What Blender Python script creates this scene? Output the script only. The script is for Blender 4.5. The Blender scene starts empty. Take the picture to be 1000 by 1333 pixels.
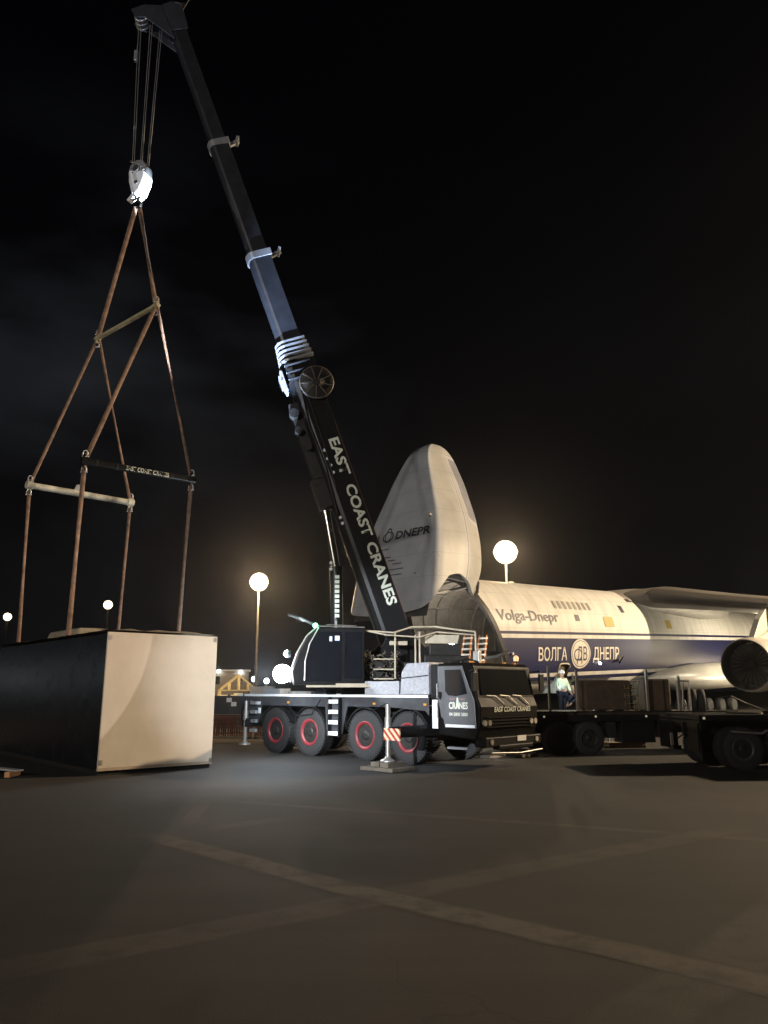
import bpy, bmesh, math, random
from math import radians as R, sin, cos, pi, sqrt
from mathutils import Vector as V, Matrix as M
random.seed(7)
sc = bpy.context.scene
C = bpy.data.collections.new('scene_objects'); sc.collection.children.link(C)
# ------------------------------------------------------------------ camera
cd = bpy.data.cameras.new('camera'); cam = bpy.data.objects.new('camera', cd); C.objects.link(cam)
cd.sensor_fit = 'VERTICAL'; cd.sensor_height = 24; cd.lens = 24*1000/1333
cd.clip_start = .1; cd.clip_end = 3000
cam.location = (0, 0, 2.0); cam.rotation_euler = (R(90)+math.atan(230.5/1000), 0, 0)
sc.camera = cam
# ------------------------------------------------------------------ world (night sky, thin broken cloud)
w = bpy.data.worlds.new('World'); sc.world = w; w.use_nodes = True
nt = w.node_tree; nt.nodes.clear(); N = nt.nodes.new; L = nt.links.new
def node(tp, **k):
    n = N(tp)
    for a, b in k.items(): setattr(n, a, b)
    return n
wo = N('ShaderNodeOutputWorld'); bg = N('ShaderNodeBackground'); tc = N('ShaderNodeTexCoord')
sep = N('ShaderNodeSeparateXYZ'); L(tc.outputs['Generated'], sep.inputs[0])
ramp = N('ShaderNodeValToRGB'); L(sep.outputs[2], ramp.inputs[0])
e = ramp.color_ramp.elements
e[0].position = 0.0; e[0].color = (.0042, .0043, .0047, 1); e[1].position = .62; e[1].color = (.0004, .0005, .0010, 1)
for p_, c_ in ((.10, (.0028, .0029, .0034, 1)), (.30, (.0016, .0017, .0022, 1))):
    q = ramp.color_ramp.elements.new(p_); q.color = c_
mp = N('ShaderNodeMapping'); mp.inputs['Scale'].default_value = (1, 1, 2.6); L(tc.outputs['Generated'], mp.inputs[0])
nz = N('ShaderNodeTexNoise'); nz.inputs['Scale'].default_value = 2.6; nz.inputs['Detail'].default_value = 6; L(mp.outputs[0], nz.inputs[0])
cr = N('ShaderNodeValToRGB'); L(nz.outputs[0], cr.inputs[0])
cr.color_ramp.elements[0].position = .40; cr.color_ramp.elements[0].color = (0, 0, 0, 1)
cr.color_ramp.elements[1].position = .75; cr.color_ramp.elements[1].color = (.011, .012, .014, 1)
band = N('ShaderNodeValToRGB'); L(sep.outputs[2], band.inputs[0])
band.color_ramp.elements[0].position = .10; band.color_ramp.elements[0].color = (.25, .25, .25, 1)
band.color_ramp.elements[1].position = .66; band.color_ramp.elements[1].color = (0, 0, 0, 1)
q = band.color_ramp.elements.new(.42); q.color = (1, 1, 1, 1)
mul = node('ShaderNodeMixRGB', blend_type='MULTIPLY'); mul.inputs[0].default_value = 1
L(cr.outputs[0], mul.inputs[1]); L(band.outputs[0], mul.inputs[2])
add = node('ShaderNodeMixRGB', blend_type='ADD'); add.inputs[0].default_value = 1
L(ramp.outputs[0], add.inputs[1]); L(mul.outputs[0], add.inputs[2])
vd = node('ShaderNodeVectorMath', operation='DOT_PRODUCT'); vd.inputs[1].default_value = (-.33, .86, .39); L(tc.outputs['Generated'], vd.inputs[0])
cm = N('ShaderNodeMapRange'); L(vd.outputs['Value'], cm.inputs[0]); cm.inputs[1].default_value = .93; cm.inputs[2].default_value = 1.0; cm.inputs[3].default_value = .12; cm.inputs[4].default_value = 1.6
m5 = node('ShaderNodeMixRGB', blend_type='MULTIPLY'); m5.inputs[0].default_value = 1; L(mul.outputs[0], m5.inputs[1]); L(cm.outputs[0], m5.inputs[2]); L(m5.outputs[0], add.inputs[2])
L(add.outputs[0], bg.inputs[0]); bg.inputs[1].default_value = 1.0; L(bg.outputs[0], wo.inputs[0])
sc.view_settings.view_transform = 'Standard'; sc.view_settings.look = 'None'
sc.view_settings.exposure = 0; sc.view_settings.gamma = 1
sc.cycles.max_bounces = 5; sc.cycles.diffuse_bounces = 2; sc.cycles.glossy_bounces = 3
sc.cycles.transparent_max_bounces = 8; sc.cycles.volume_bounces = 0
sc.cycles.sample_clamp_indirect = 3; sc.cycles.use_denoising = True
# ------------------------------------------------------------------ lamps (unseen apron masts, plus spots added for the crane and case)
WARM = (1, .70, .40)
def lamp(name, loc, power, col, size=.3, aim=None, ang=None, blend=.1, vol=1.0):
    ld = bpy.data.lights.new(name, 'SPOT' if ang else 'POINT'); ld.energy = power; ld.color = col
    ld.shadow_soft_size = size; ld.volume_factor = vol
    o = bpy.data.objects.new(name, ld); C.objects.link(o); o.location = loc
    if ang:
        ld.spot_size = R(ang); ld.spot_blend = blend
        o.rotation_euler = (V(aim)-V(loc)).to_track_quat('-Z', 'Y').to_euler()
    return o
lamp('apron_light', (78, 47, 32), 390000, (1, .76, .49), .6, (8, 40, 0), 60, .5, vol=.06)
lamp('apron_light', (-38, -48, 22), 80000, (1, .93, .84), .8, (4, 48, 8), 36, 1, vol=.06)
lamp('work_light', (-14, -6, 7), 60000, (.85, .92, 1), .15, (-.3, 23.8, 1.5), 16, .6)  # added fill spot, unseen source, brightens the crane side and its tape
lamp('end_edge_spot', (10, 1, 2.6), 5200, (1, .86, .82), .03, (-8.9, 17.3, 3.6), 18.2, .02)  # added spot; its sharp cone edge stands in for a cast shadow boundary
# ------------------------------------------------------------------ materials
MC = {}
def mat(name, col, rough=.5, metal=0, var=.15, scale=3, bump=0, bscale=40, emit=None, estr=0, coat=0, spec=None):
    if name in MC: return MC[name]
    m = bpy.data.materials.new(name); m.use_nodes = True; MC[name] = m
    t = m.node_tree; b = t.nodes['Principled BSDF']
    tcn = t.nodes.new('ShaderNodeTexCoord'); n = t.nodes.new('ShaderNodeTexNoise'); n.inputs['Scale'].default_value = scale
    n.inputs['Detail'].default_value = 8; n.inputs['Roughness'].default_value = .65; t.links.new(tcn.outputs['Object'], n.inputs[0])
    r = t.nodes.new('ShaderNodeValToRGB'); t.links.new(n.outputs[0], r.inputs[0])
    r.color_ramp.elements[0].position = .3; r.color_ramp.elements[1].position = .7
    r.color_ramp.elements[0].color = tuple(c*(1-var) for c in col)+(1,); r.color_ramp.elements[1].color = tuple(min(1, c*(1+var)) for c in col)+(1,)
    t.links.new(r.outputs[0], b.inputs['Base Color'])
    b.inputs['Metallic'].default_value = metal
    rr = t.nodes.new('ShaderNodeMapRange'); t.links.new(n.outputs[0], rr.inputs[0])
    rr.inputs[3].default_value = max(0, rough-.1); rr.inputs[4].default_value = min(1, rough+.12)
    t.links.new(rr.outputs[0], b.inputs['Roughness'])
    if coat: b.inputs['Coat Weight'].default_value = coat
    if spec is not None: b.inputs['Specular IOR Level'].default_value = spec
    if bump:
        n2 = t.nodes.new('ShaderNodeTexNoise'); n2.inputs['Scale'].default_value = bscale; t.links.new(tcn.outputs['Object'], n2.inputs[0])
        bn = t.nodes.new('ShaderNodeBump'); bn.inputs['Strength'].default_value = bump; bn.inputs['Distance'].default_value = .02
        t.links.new(n2.outputs[0], bn.inputs['Height']); t.links.new(bn.outputs[0], b.inputs['Normal'])
    if emit:
        b.inputs['Emission Color'].default_value = emit+(1,); b.inputs['Emission Strength'].default_value = estr
    return m
BLACK = mat('black_paint', (.011, .011, .012), .36, 0, .25, 6, spec=.28)
CHAR = mat('charcoal_paint', (.05, .052, .058), .38, 0, .25, 4)
DARK = mat('dark_steel', (.03, .028, .026), .55, .4, .4, 8, .2)
RUB = mat('tyre_rubber', (.024, .024, .025), .75, 0, .25, 12, .3, 60)
RED = mat('red_rim_paint', (.22, .026, .032), .42, 0, .2, 9)
GREY = mat('grey_paint', (.30, .31, .33), .35, .25, .12, 3)
SILV = mat('galvanised_steel', (.45, .43, .40), .4, .7, .2, 8)
CHROME = mat('cylinder_chrome', (.75, .72, .66), .18, 1, .05, 4)
TAPE = mat('white_reflective_tape', (.9, .92, .95), .35, 0, .05, 10)
LETT = mat('cream_lettering_film', (.80, .82, .70), .45, 0, .06, 12)
WHITE = mat('white_paint', (.78, .77, .74), .4, 0, .06, 2)
GLASS = mat('tinted_glass', (.012, .014, .018), .06, 0, .1, 3, spec=.8)
ALU = mat('chequered_aluminium', (.46, .46, .50), .42, .35, .3, 26, .9, 90)
TIMB = mat('timber', (.30, .22, .14), .75, 0, .3, 5, .3)
CREAM = mat('cream_steel', (.55, .48, .36), .5, 0, .15, 5)
SLING = mat('polyester_sling', (.19, .115, .08), .85, 0, .6, 4, .3, 60)
SKIN = mat('skin', (.45, .28, .2), .5, 0, .1, 12)
NAVYC = mat('navy_work_cloth', (.02, .025, .05), .85, 0, .25, 20)
HIV = mat('hi_vis_cloth', (.72, .88, .68), .7, 0, .1, 20)
REFL = mat('reflective_band', (.85, .88, .85), .4, 0, .05, 20)
def lit(name, col, s): return mat(name, (.8, .8, .8), .4, 0, 0, 3, emit=col, estr=s)
LWARM = lit('sodium_lamp_glow', (1, .80, .50), 4.5); LWHITE = lit('white_lamp_glow', (.88, .95, 1), 60)
LCOOL = lit('cool_lamp_glow', (.72, .88, 1), 14); LGREEN = lit('green_lamp_glow', (.15, 1, .55), 16)
# ------------------------------------------------------------------ mesh tools
class MB:
    def __init__(s, X=None): s.b = bmesh.new(); s.X = X or M.Identity(4)
    def add(s, vs, fs, smooth=False):
        vv = [s.b.verts.new(s.X @ V(v)) for v in vs]
        for f in fs:
            try: s.b.faces.new([vv[i] for i in f]).smooth = smooth
            except ValueError: pass
        return s
    def box(s, x0, x1, y0, y1, z0, z1, c=0):
        a, b = (x0, x1) if x0 < x1 else (x1, x0); d, e = (y0, y1) if y0 < y1 else (y1, y0); f, g = (z0, z1) if z0 < z1 else (z1, z0)
        return s.hexa([(a, d, f), (b, d, f), (b, e, f), (a, e, f), (a, d, g), (b, d, g), (b, e, g), (a, e, g)])
    def hexa(s, p): return s.add(p, [(3, 2, 1, 0), (4, 5, 6, 7), (0, 1, 5, 4), (1, 2, 6, 5), (2, 3, 7, 6), (3, 0, 4, 7)])
    def prism(s, pts, lo, hi, ax='y'):
        k = len(pts); f = {'y': lambda a, b, h: (a, h, b), 'x': lambda a, b, h: (h, a, b), 'z': lambda a, b, h: (a, b, h)}[ax]
        vs = [f(a, b, lo) for a, b in pts]+[f(a, b, hi) for a, b in pts]
        return s.add(vs, [tuple(range(k))[::-1], tuple(range(k, 2*k))]+[(i, (i+1) % k, k+(i+1) % k, k+i) for i in range(k)])
    def tube(s, p, q, r, r2=None, n=12, cap=True):
        p, q = V(p), V(q); r2 = r if r2 is None else r2; d = (q-p).normalized()
        a = d.orthogonal().normalized(); b = d.cross(a)
        vs = [p+(a*cos(t)+b*sin(t))*r for t in [2*pi*i/n for i in range(n)]]+[q+(a*cos(t)+b*sin(t))*r2 for t in [2*pi*i/n for i in range(n)]]
        fs = [(i, (i+1) % n, n+(i+1) % n, n+i) for i in range(n)]
        s.add(vs, fs, True)
        if cap: s.add(vs, [tuple(range(n))[::-1], tuple(range(n, 2*n))])
        return s
    def path(s, pts, r, n=8):
        for a, b in zip(pts, pts[1:]): s.tube(a, b, r, None, n)
        return s
    def bar(s, p, q, w_, h, up=(0, 0, 1)):
        p, q = V(p), V(q); d = (q-p).normalized(); a = d.cross(V(up))
        if a.length < 1e-3: a = d.orthogonal()
        a.normalize(); b = a.cross(d)
        c = [(-1, -1), (1, -1), (1, 1), (-1, 1)]
        vs = [p+a*x*w_/2+b*y*h/2 for x, y in c]+[q+a*x*w_/2+b*y*h/2 for x, y in c]
        return s.add(vs, [(3, 2, 1, 0), (4, 5, 6, 7), (0, 1, 5, 4), (1, 2, 6, 5), (2, 3, 7, 6), (3, 0, 4, 7)])
    def lathe(s, prof, c=(0, 0, 0), ax='y', n=36, smooth=True, cap=True):
        vs = []; c = V(c)
        for h, r in prof:
            for i in range(n):
                t = 2*pi*i/n; x, y = r*cos(t), r*sin(t)
                vs.append(c+V({'y': (x, h, y), 'x': (h, x, y), 'z': (x, y, h)}[ax]))
        k = len(prof); fs = []
        for j in range(k-1):
            for i in range(n): fs.append((j*n+i, j*n+(i+1) % n, (j+1)*n+(i+1) % n, (j+1)*n+i))
        s.add(vs, fs, smooth)
        if cap: s.add(vs[:n], [tuple(range(n))[::-1]]); s.add(vs[-n:], [tuple(range(n))])
        return s
    def loft(s, rings, closed=True, cap=True, smooth=True):
        n = len(rings[0]); vs = [p for r_ in rings for p in r_]; fs = []
        for j in range(len(rings)-1):
            for i in range(n if closed else n-1): fs.append((j*n+i, j*n+(i+1) % n, (j+1)*n+(i+1) % n, (j+1)*n+i))
        s.add(vs, fs, smooth)
        if cap: s.add(rings[0], [tuple(range(n))[::-1]]); s.add(rings[-1], [tuple(range(n))])
        return s
    def sphere(s, c, r, n=12):
        pr = [(-r*cos(pi*i/n), max(.001, r*sin(pi*i/n))) for i in range(n+1)]
        return s.lathe(pr, c, 'z', n*2)
    def build(s, name, m, parent=None, bevel=0, label=None):
        bmesh.ops.recalc_face_normals(s.b, faces=s.b.faces[:])
        me = bpy.data.meshes.new(name); s.b.to_mesh(me); s.b.free(); me.materials.append(m)
        o = bpy.data.objects.new(name, me); C.objects.link(o)
        if parent: o.parent = parent
        if bevel:
            bv = o.modifiers.new('bevel', 'BEVEL'); bv.width = bevel; bv.segments = 2; bv.limit_method = 'ANGLE'; bv.angle_limit = R(35)
        if label: o['label'] = label
        return o
def tag(o, label, cat, group=None):
    o['label'] = label; o['category'] = cat
    if group: o['group'] = group
    return o
def struct(o, k='structure'): o['kind'] = k; return o
def empty(name, loc=(0, 0, 0), rz=0, label=None, cat=None, group=None):
    o = bpy.data.objects.new(name, None); C.objects.link(o); o.location = loc; o.rotation_euler = (0, 0, rz)
    if label: tag(o, label, cat, group)
    return o
def copy_thing(o, loc, rz, label, name=None):
    def cp(a, par):
        c = a.copy(); C.objects.link(c); c.parent = par
        for ch in list(a.children): cp(ch, c)
        return c
    c = cp(o, None); c.location = loc; c.rotation_euler = (0, 0, rz); c['label'] = label
    return c
def text(name, s, h, fn, m, parent, bold=.0, width=None, wide=1.0):
    """flat lettering cut as film and laid on a surface: fn(x, y) -> point; x centred, y from 0 to h"""
    cu = bpy.data.curves.new('t', 'FONT'); cu.body = s; cu.size = 1; cu.offset = bold; cu.align_x = 'CENTER'; cu.resolution_u = 3
    o = bpy.data.objects.new('t', cu); C.objects.link(o); bpy.context.view_layer.update()
    me = bpy.data.meshes.new_from_object(o.evaluated_get(bpy.context.evaluated_depsgraph_get()))
    bpy.data.objects.remove(o); bpy.data.curves.remove(cu)
    xs = [v.co.x for v in me.vertices]; ys = [v.co.y for v in me.vertices]
    ky = h/.72; kx = (width/(max(xs)-min(xs))) if width else ky*wide; xm = (max(xs)+min(xs))/2
    b = bmesh.new(); b.from_mesh(me)
    if h > .4: bmesh.ops.subdivide_edges(b, edges=[e_ for e_ in b.edges if e_.calc_length() > .3], cuts=2)
    for v in b.verts: v.co = V(fn((v.co.x-xm)*kx, v.co.y*ky))
    b.to_mesh(me); b.free(); me.materials.clear(); me.materials.append(m); me.name = name
    o = bpy.data.objects.new(name, me); C.objects.link(o); o.parent = parent
    return o
# ------------------------------------------------------------------ ground
def ground_mat(name='asphalt', lo=(.009, .0082, .0076), hi=(.026, .0225, .0195), gain=None):
    m = bpy.data.materials.new(name); m.use_nodes = True; t = m.node_tree; b = t.nodes['Principled BSDF']; n_ = t.nodes.new; l_ = t.links.new
    tcn = n_('ShaderNodeTexCoord')
    a = n_('ShaderNodeTexNoise'); a.inputs['Scale'].default_value = .22; a.inputs['Detail'].default_value = 6; l_(tcn.outputs['Object'], a.inputs[0])
    f = n_('ShaderNodeTexNoise'); f.inputs['Scale'].default_value = 85; f.inputs['Detail'].default_value = 6; l_(tcn.outputs['Object'], f.inputs[0])
    r = n_('ShaderNodeValToRGB'); l_(a.outputs[0], r.inputs[0]); r.color_ramp.elements[0].position = .35; r.color_ramp.elements[1].position = .68
    r.color_ramp.elements[0].color = lo+(1,); r.color_ramp.elements[1].color = hi+(1,)
    r2 = n_('ShaderNodeValToRGB'); l_(f.outputs[0], r2.inputs[0]); r2.color_ramp.elements[0].position = .3; r2.color_ramp.elements[0].color = (.45, .45, .45, 1); r2.color_ramp.elements[1].position = .75; r2.color_ramp.elements[1].color = (1.4, 1.35, 1.3, 1)
    mx = n_('ShaderNodeMixRGB'); mx.blend_type = 'MULTIPLY'; mx.inputs[0].default_value = 1; l_(r.outputs[0], mx.inputs[1]); l_(r2.outputs[0], mx.inputs[2])
    # cracks: thin voronoi edges, broken up by noise
    vo = n_('ShaderNodeTexVoronoi'); vo.feature = 'DISTANCE_TO_EDGE'; vo.inputs['Scale'].default_value = .12
    wp = n_('ShaderNodeTexNoise'); wp.inputs['Scale'].default_value = 1.3; wp.inputs['Detail'].default_value = 8; l_(tcn.outputs['Object'], wp.inputs[0])
    ad = n_('ShaderNodeMixRGB'); ad.blend_type = 'ADD'; ad.inputs[0].default_value = 1.3; l_(tcn.outputs['Object'], ad.inputs[1]); l_(wp.outputs['Color'], ad.inputs[2]); l_(ad.outputs[0], vo.inputs[0])
    cr_ = n_('ShaderNodeMapRange'); l_(vo.outputs[0], cr_.inputs[0]); cr_.inputs[1].default_value = .001; cr_.inputs[2].default_value = .0022; cr_.inputs[3].default_value = .55; cr_.inputs[4].default_value = 1
    m2 = n_('ShaderNodeMixRGB'); m2.blend_type = 'MULTIPLY'; m2.inputs[0].default_value = 1; l_(mx.outputs[0], m2.inputs[1]); l_(cr_.outputs[0], m2.inputs[2])
    st_ = n_('ShaderNodeTexNoise'); st_.inputs['Scale'].default_value = .55; st_.inputs['Detail'].default_value = 5; st_.inputs['Distortion'].default_value = .8; l_(tcn.outputs['Object'], st_.inputs[0])
    sr = n_('ShaderNodeMapRange'); l_(st_.outputs[0], sr.inputs[0]); sr.inputs[1].default_value = .60; sr.inputs[2].default_value = .72; sr.inputs[3].default_value = 1; sr.inputs[4].default_value = .55
    mps = n_('ShaderNodeMapping'); mps.inputs['Rotation'].default_value = (0, 0, .5); mps.inputs['Scale'].default_value = (.05, 2.6, 1); l_(tcn.outputs['Object'], mps.inputs[0])
    sk = n_('ShaderNodeTexNoise'); sk.inputs['Scale'].default_value = 1.0; sk.inputs['Detail'].default_value = 7; l_(mps.outputs[0], sk.inputs[0])
    sk2 = n_('ShaderNodeMapRange'); l_(sk.outputs[0], sk2.inputs[0]); sk2.inputs[1].default_value = .35; sk2.inputs[2].default_value = .65; sk2.inputs[3].default_value = .78; sk2.inputs[4].default_value = 1.12
    m6 = n_('ShaderNodeMixRGB'); m6.blend_type = 'MULTIPLY'; m6.inputs[0].default_value = 1; l_(m2.outputs[0], m6.inputs[1]); l_(sr.outputs[0], m6.inputs[2])
    m7 = n_('ShaderNodeMixRGB'); m7.blend_type = 'MULTIPLY'; m7.inputs[0].default_value = 1; l_(m6.outputs[0], m7.inputs[1]); l_(sk2.outputs[0], m7.inputs[2])
    fin = m7
    if gain:
        nz_ = n_('ShaderNodeTexNoise'); nz_.inputs['Scale'].default_value = 2.2; nz_.inputs['Detail'].default_value = 10; nz_.inputs['Roughness'].default_value = .7; l_(tcn.outputs['Object'], nz_.inputs[0])
        mr = n_('ShaderNodeMapRange'); l_(nz_.outputs[0], mr.inputs[0]); mr.inputs[1].default_value = .30; mr.inputs[2].default_value = .52
        at_ = n_('ShaderNodeAttribute'); at_.attribute_name = 'wear'; mu = n_('ShaderNodeMath'); mu.operation = 'MULTIPLY'; l_(mr.outputs[0], mu.inputs[0]); l_(at_.outputs['Fac'], mu.inputs[1])
        fin = n_('ShaderNodeMixRGB'); fin.blend_type = 'ADD'; l_(mu.outputs[0], fin.inputs[0]); l_(m7.outputs[0], fin.inputs[1]); fin.inputs[2].default_value = gain+(1,)
    l_(fin.outputs[0], b.inputs['Base Color'])
    rr = n_('ShaderNodeMapRange'); l_(a.outputs[0], rr.inputs[0]); rr.inputs[3].default_value = 1.0; rr.inputs[4].default_value = .72; l_(rr.outputs[0], b.inputs['Roughness'])
    bn = n_('ShaderNodeBump'); bn.inputs['Strength'].default_value = .4; bn.inputs['Distance'].default_value = .007; l_(f.outputs[0], bn.inputs['Height']); l_(bn.outputs[0], b.inputs['Normal'])
    return m
g = MB(); g.add([(-700, -300, 0), (700, -300, 0), (700, 900, 0), (-700, 900, 0)], [(0, 1, 2, 3)])
struct(g.build('ground', ground_mat()))
MARK = ground_mat('worn_marking_paint', gain=(.056, .049, .040)); PATCH = ground_mat('resurfaced_asphalt', gain=(.024, .021, .017))
def strip(name, pts, wd, z, m, kind='structure', rag=.10):
    """one continuous ribbon on the ground with a slightly ragged outline"""
    P = [V(p+(z,)) for p in pts]; L_ = []; rg = random.Random(len(pts)*7+int(wd*100))
    for a, b in zip(P, P[1:]):
        k = max(2, int((b-a).length/.25)); L_ += [a.lerp(b, i/k) for i in range(k)]
    L_.append(P[-1]); vs = []; fd = []; n_ = len(L_)
    for i, p in enumerate(L_):
        d = (L_[min(i+1, n_-1)]-L_[max(i-1, 0)]).normalized(); s_ = V((-d.y, d.x, 0))*wd/2; e_ = min(1, min(i, n_-1-i)*.25/1.1)
        for u_, f_ in ((-1, 0), (-.68, 1), (.68, 1), (1, 0)):
            vs.append(p+s_*(u_*1.12+rg.uniform(-rag, rag))); fd.append(f_*e_)
    g = MB(); g.add(vs, [(4*i+c, 4*i+4+c, 4*i+5+c, 4*i+1+c) for i in range(n_-1) for c in range(3)])
    o = struct(g.build(name, m)); at_ = o.data.attributes.new('wear', 'FLOAT', 'POINT')
    for i, f_ in enumerate(fd): at_.data[i].value = f_
    return o
ZL = .0006
for pts_, wd_, m_ in (([(-2.9, 11.75), (-1.15, 13.35)], .36, PATCH), ([(-3.25, 15.1), (3.2, 12.1), (9, 9.4)], .26, PATCH), ([(-3.1, 6.0), (-.55, 7.85), (1.6, 9.5), (5.5, 12.3)], .5, PATCH), ([(1.2, 5.0), (2.5, 6.3), (4.2, 8.4)], .55, PATCH), ([(-3.3, 15.2), (-2.95, 11.95)], .26, PATCH), ([(-3.5, 11.75), (-.35, 8.55), (2.7, 5.9), (6, 3.1)], .42, MARK)):
    strip('worn_marking', pts_, wd_, ZL, m_); ZL += .0002
# far field: grass verge strip behind the barrier
strip('dirt_verge', [(-60, 36), (-2, 34)], 7, .001, mat('dry_dirt', (.11, .085, .05), .95, 0, .4, 2, .5, 8))
# ------------------------------------------------------------------ mobile crane
crane = empty('mobile_crane', (3.34, 21.25, 0), R(-43), 'black four-axle mobile crane on outriggers with its boom raised', 'crane')
b = MB(); b.box(-9.7, -1.5, -.55, .55, .75, 1.5); b.box(-9.9, -9.3, -1.2, 1.2, .8, 1.45)
for x in (-2.4, -4.05, -6.45, -8.1): b.box(x-.09, x+.09, -1.1, 1.1, .58, .78)
b.build('chassis_frame', DARK, crane, .02)
b = MB(); b.box(-10.0, -1.62, -1.36, 1.36, 1.62, 1.79)
b.build('deck', BLACK, crane, .015)
for s in (-1, 1):
    y = s*1.372
    pts = [(-10.0, 1.79), (-1.62, 1.79), (-1.62, 1.30), (-1.75, 1.42), (-3.05, 1.50), (-4.75, 1.50), (-5.0, .62), (-5.62, .62), (-5.72, 1.48), (-8.8, 1.48), (-8.95, .95), (-9.9, .95)]
    b = MB(); b.prism([(p[0], p[1]) for p in pts], y-.02*s, y+.02*s); b.build('side_skirt', CHAR, crane, .006)
    b = MB(); b.box(-9.75, -1.64, y+.022*s, y+.03*s, 1.77, 1.84); b.box(-10.1, -9.86, y+.022*s, y+.03*s, 1.77, 1.84); b.build('reflective_stripe', TAPE, crane)
    for z in (.66, .98, 1.28, 1.58):
        b = MB(); b.box(-5.42, -5.02, y+.03*s, y+.16*s, z, z+.11); b.build('ladder_tread', TAPE, crane, .005)
    b = MB(); b.box(-5.46, -5.42, y+.02*s, y+.15*s, .6, 1.75); b.box(-5.02, -4.98, y+.02*s, y+.15*s, .6, 1.75); b.build('ladder_rail', BLACK, crane)
    for z in (.62, .92, 1.21, 1.5):
        b = MB(); b.box(-9.28, -8.98, y+.03*s, y+.14*s, z, z+.1); b.build('ladder_tread', GREY, crane, .005)
    b = MB(); b.box(-1.50, -1.32, y-.01*s, y+.02*s, .98, 1.72); b.build('reflective_panel', TAPE, crane)
    for q4 in ((-9.0, -8.86, 1.5, 1.6), (-8.95, -8.83, 1.22, 1.4)):
        b = MB(); b.box(q4[0], q4[1], y+.03*s, y+.05*s, q4[2], q4[3]); b.build('reflector', TAPE, crane)
# wheels
def wheel(parent, x, y, r, wd, side, rimm, hubs=10, dish=1):
    b = MB(); h = wd/2; c = (x, y, r)
    b.lathe([(-h, r*.52), (-h, r*.60), (-h*1.03, r*.80), (-h*.93, r*.93), (-h*.80, r*.99), (-h*.4, r), (h*.4, r), (h*.80, r*.99), (h*.93, r*.93), (h*1.03, r*.80), (h, r*.60), (h, r*.52)], c, 'y', 44, cap=False)
    for i in range(44):   # tread lugs
        t = 2*pi*i/44; d = V((cos(t), 0, sin(t)))
        for q in (-1, 1):
            p = V(c)+V((0, q*h*.62, 0))+d*(r*.985)
            b.bar(p-V((0, h*.33, 0)), p+V((0, h*.33, 0)), .045, .045, d)
    w_ = b.build('wheel', RUB, parent)
    b = MB(); o = side*h
    b.lathe([(o*.80, r*.44), (o*.98, r*.47), (o*1.05, r*.545), (o*1.02, r*.575), (o*.9, r*.575)], c, 'y', 40, cap=False)
    b.build('rim', rimm, w_)
    b = MB(); b.lathe([(o*.80, r*.445), (o*.35, r*.43), (o*.4, r*.36), (o*.5, r*.22), (o*.8, r*.20), (o*.86, r*.1)], c, 'y', 28)
    for i in range(hubs):
        t = 2*pi*i/hubs; p = V(c)+V((r*.33*cos(t), o*.42, r*.33*sin(t))); b.tube(p, p+V((0, side*.06, 0)), .02, None, 6)
    b.build('hub', DARK, w_)
    return w_
for x in (-2.4, -4.05, -6.45, -8.1):
    for s in (-1, 1): wheel(crane, x, s*1.17, .70, .40, s, RED)
    for s in (-1, 1):
        b = MB()   # mudguard over the wheel
        pts = [(x+.80*cos(t), .70+.80*sin(t)) for t in [pi*.12+pi*.76*i/10 for i in range(11)]]+[(x+.76*cos(t), .70+.76*sin(t)) for t in [pi*.88-pi*.76*i/10 for i in range(11)]]
        b.prism(pts, s*.95, s*1.365); b.build('mudguard', BLACK, crane)
# engine box and lockers beside the cab
for s in (-1, 1):
    b = MB(); b.prism([(-2.72, 1.85), (-1.66, 1.85), (-1.66, 2.72), (-2.46, 2.70), (-2.66, 2.45)], s*1.33, s*.66)
    b.build('engine_locker', ALU, crane, .02)
    b = MB(); b.box(-4.1, -2.74, s*1.33, s*.7, 1.85, 2.22); b.build('tool_locker', ALU, crane, .015)
    b = MB(); b.bar((-2.72, s*1.334, 2.29), (-1.68, s*1.334, 2.36), .012, .03); b.bar((-2.73, s*1.334, 1.86), (-2.73, s*1.334, 2.3), .02, .012); b.build('locker_gap', BLACK, crane)
b = MB(); b.box(-1.62, -1.34, -1.3, 1.3, 1.0, 2.66); b.build('cab_rear_wall', BLACK, crane, .02)
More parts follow.
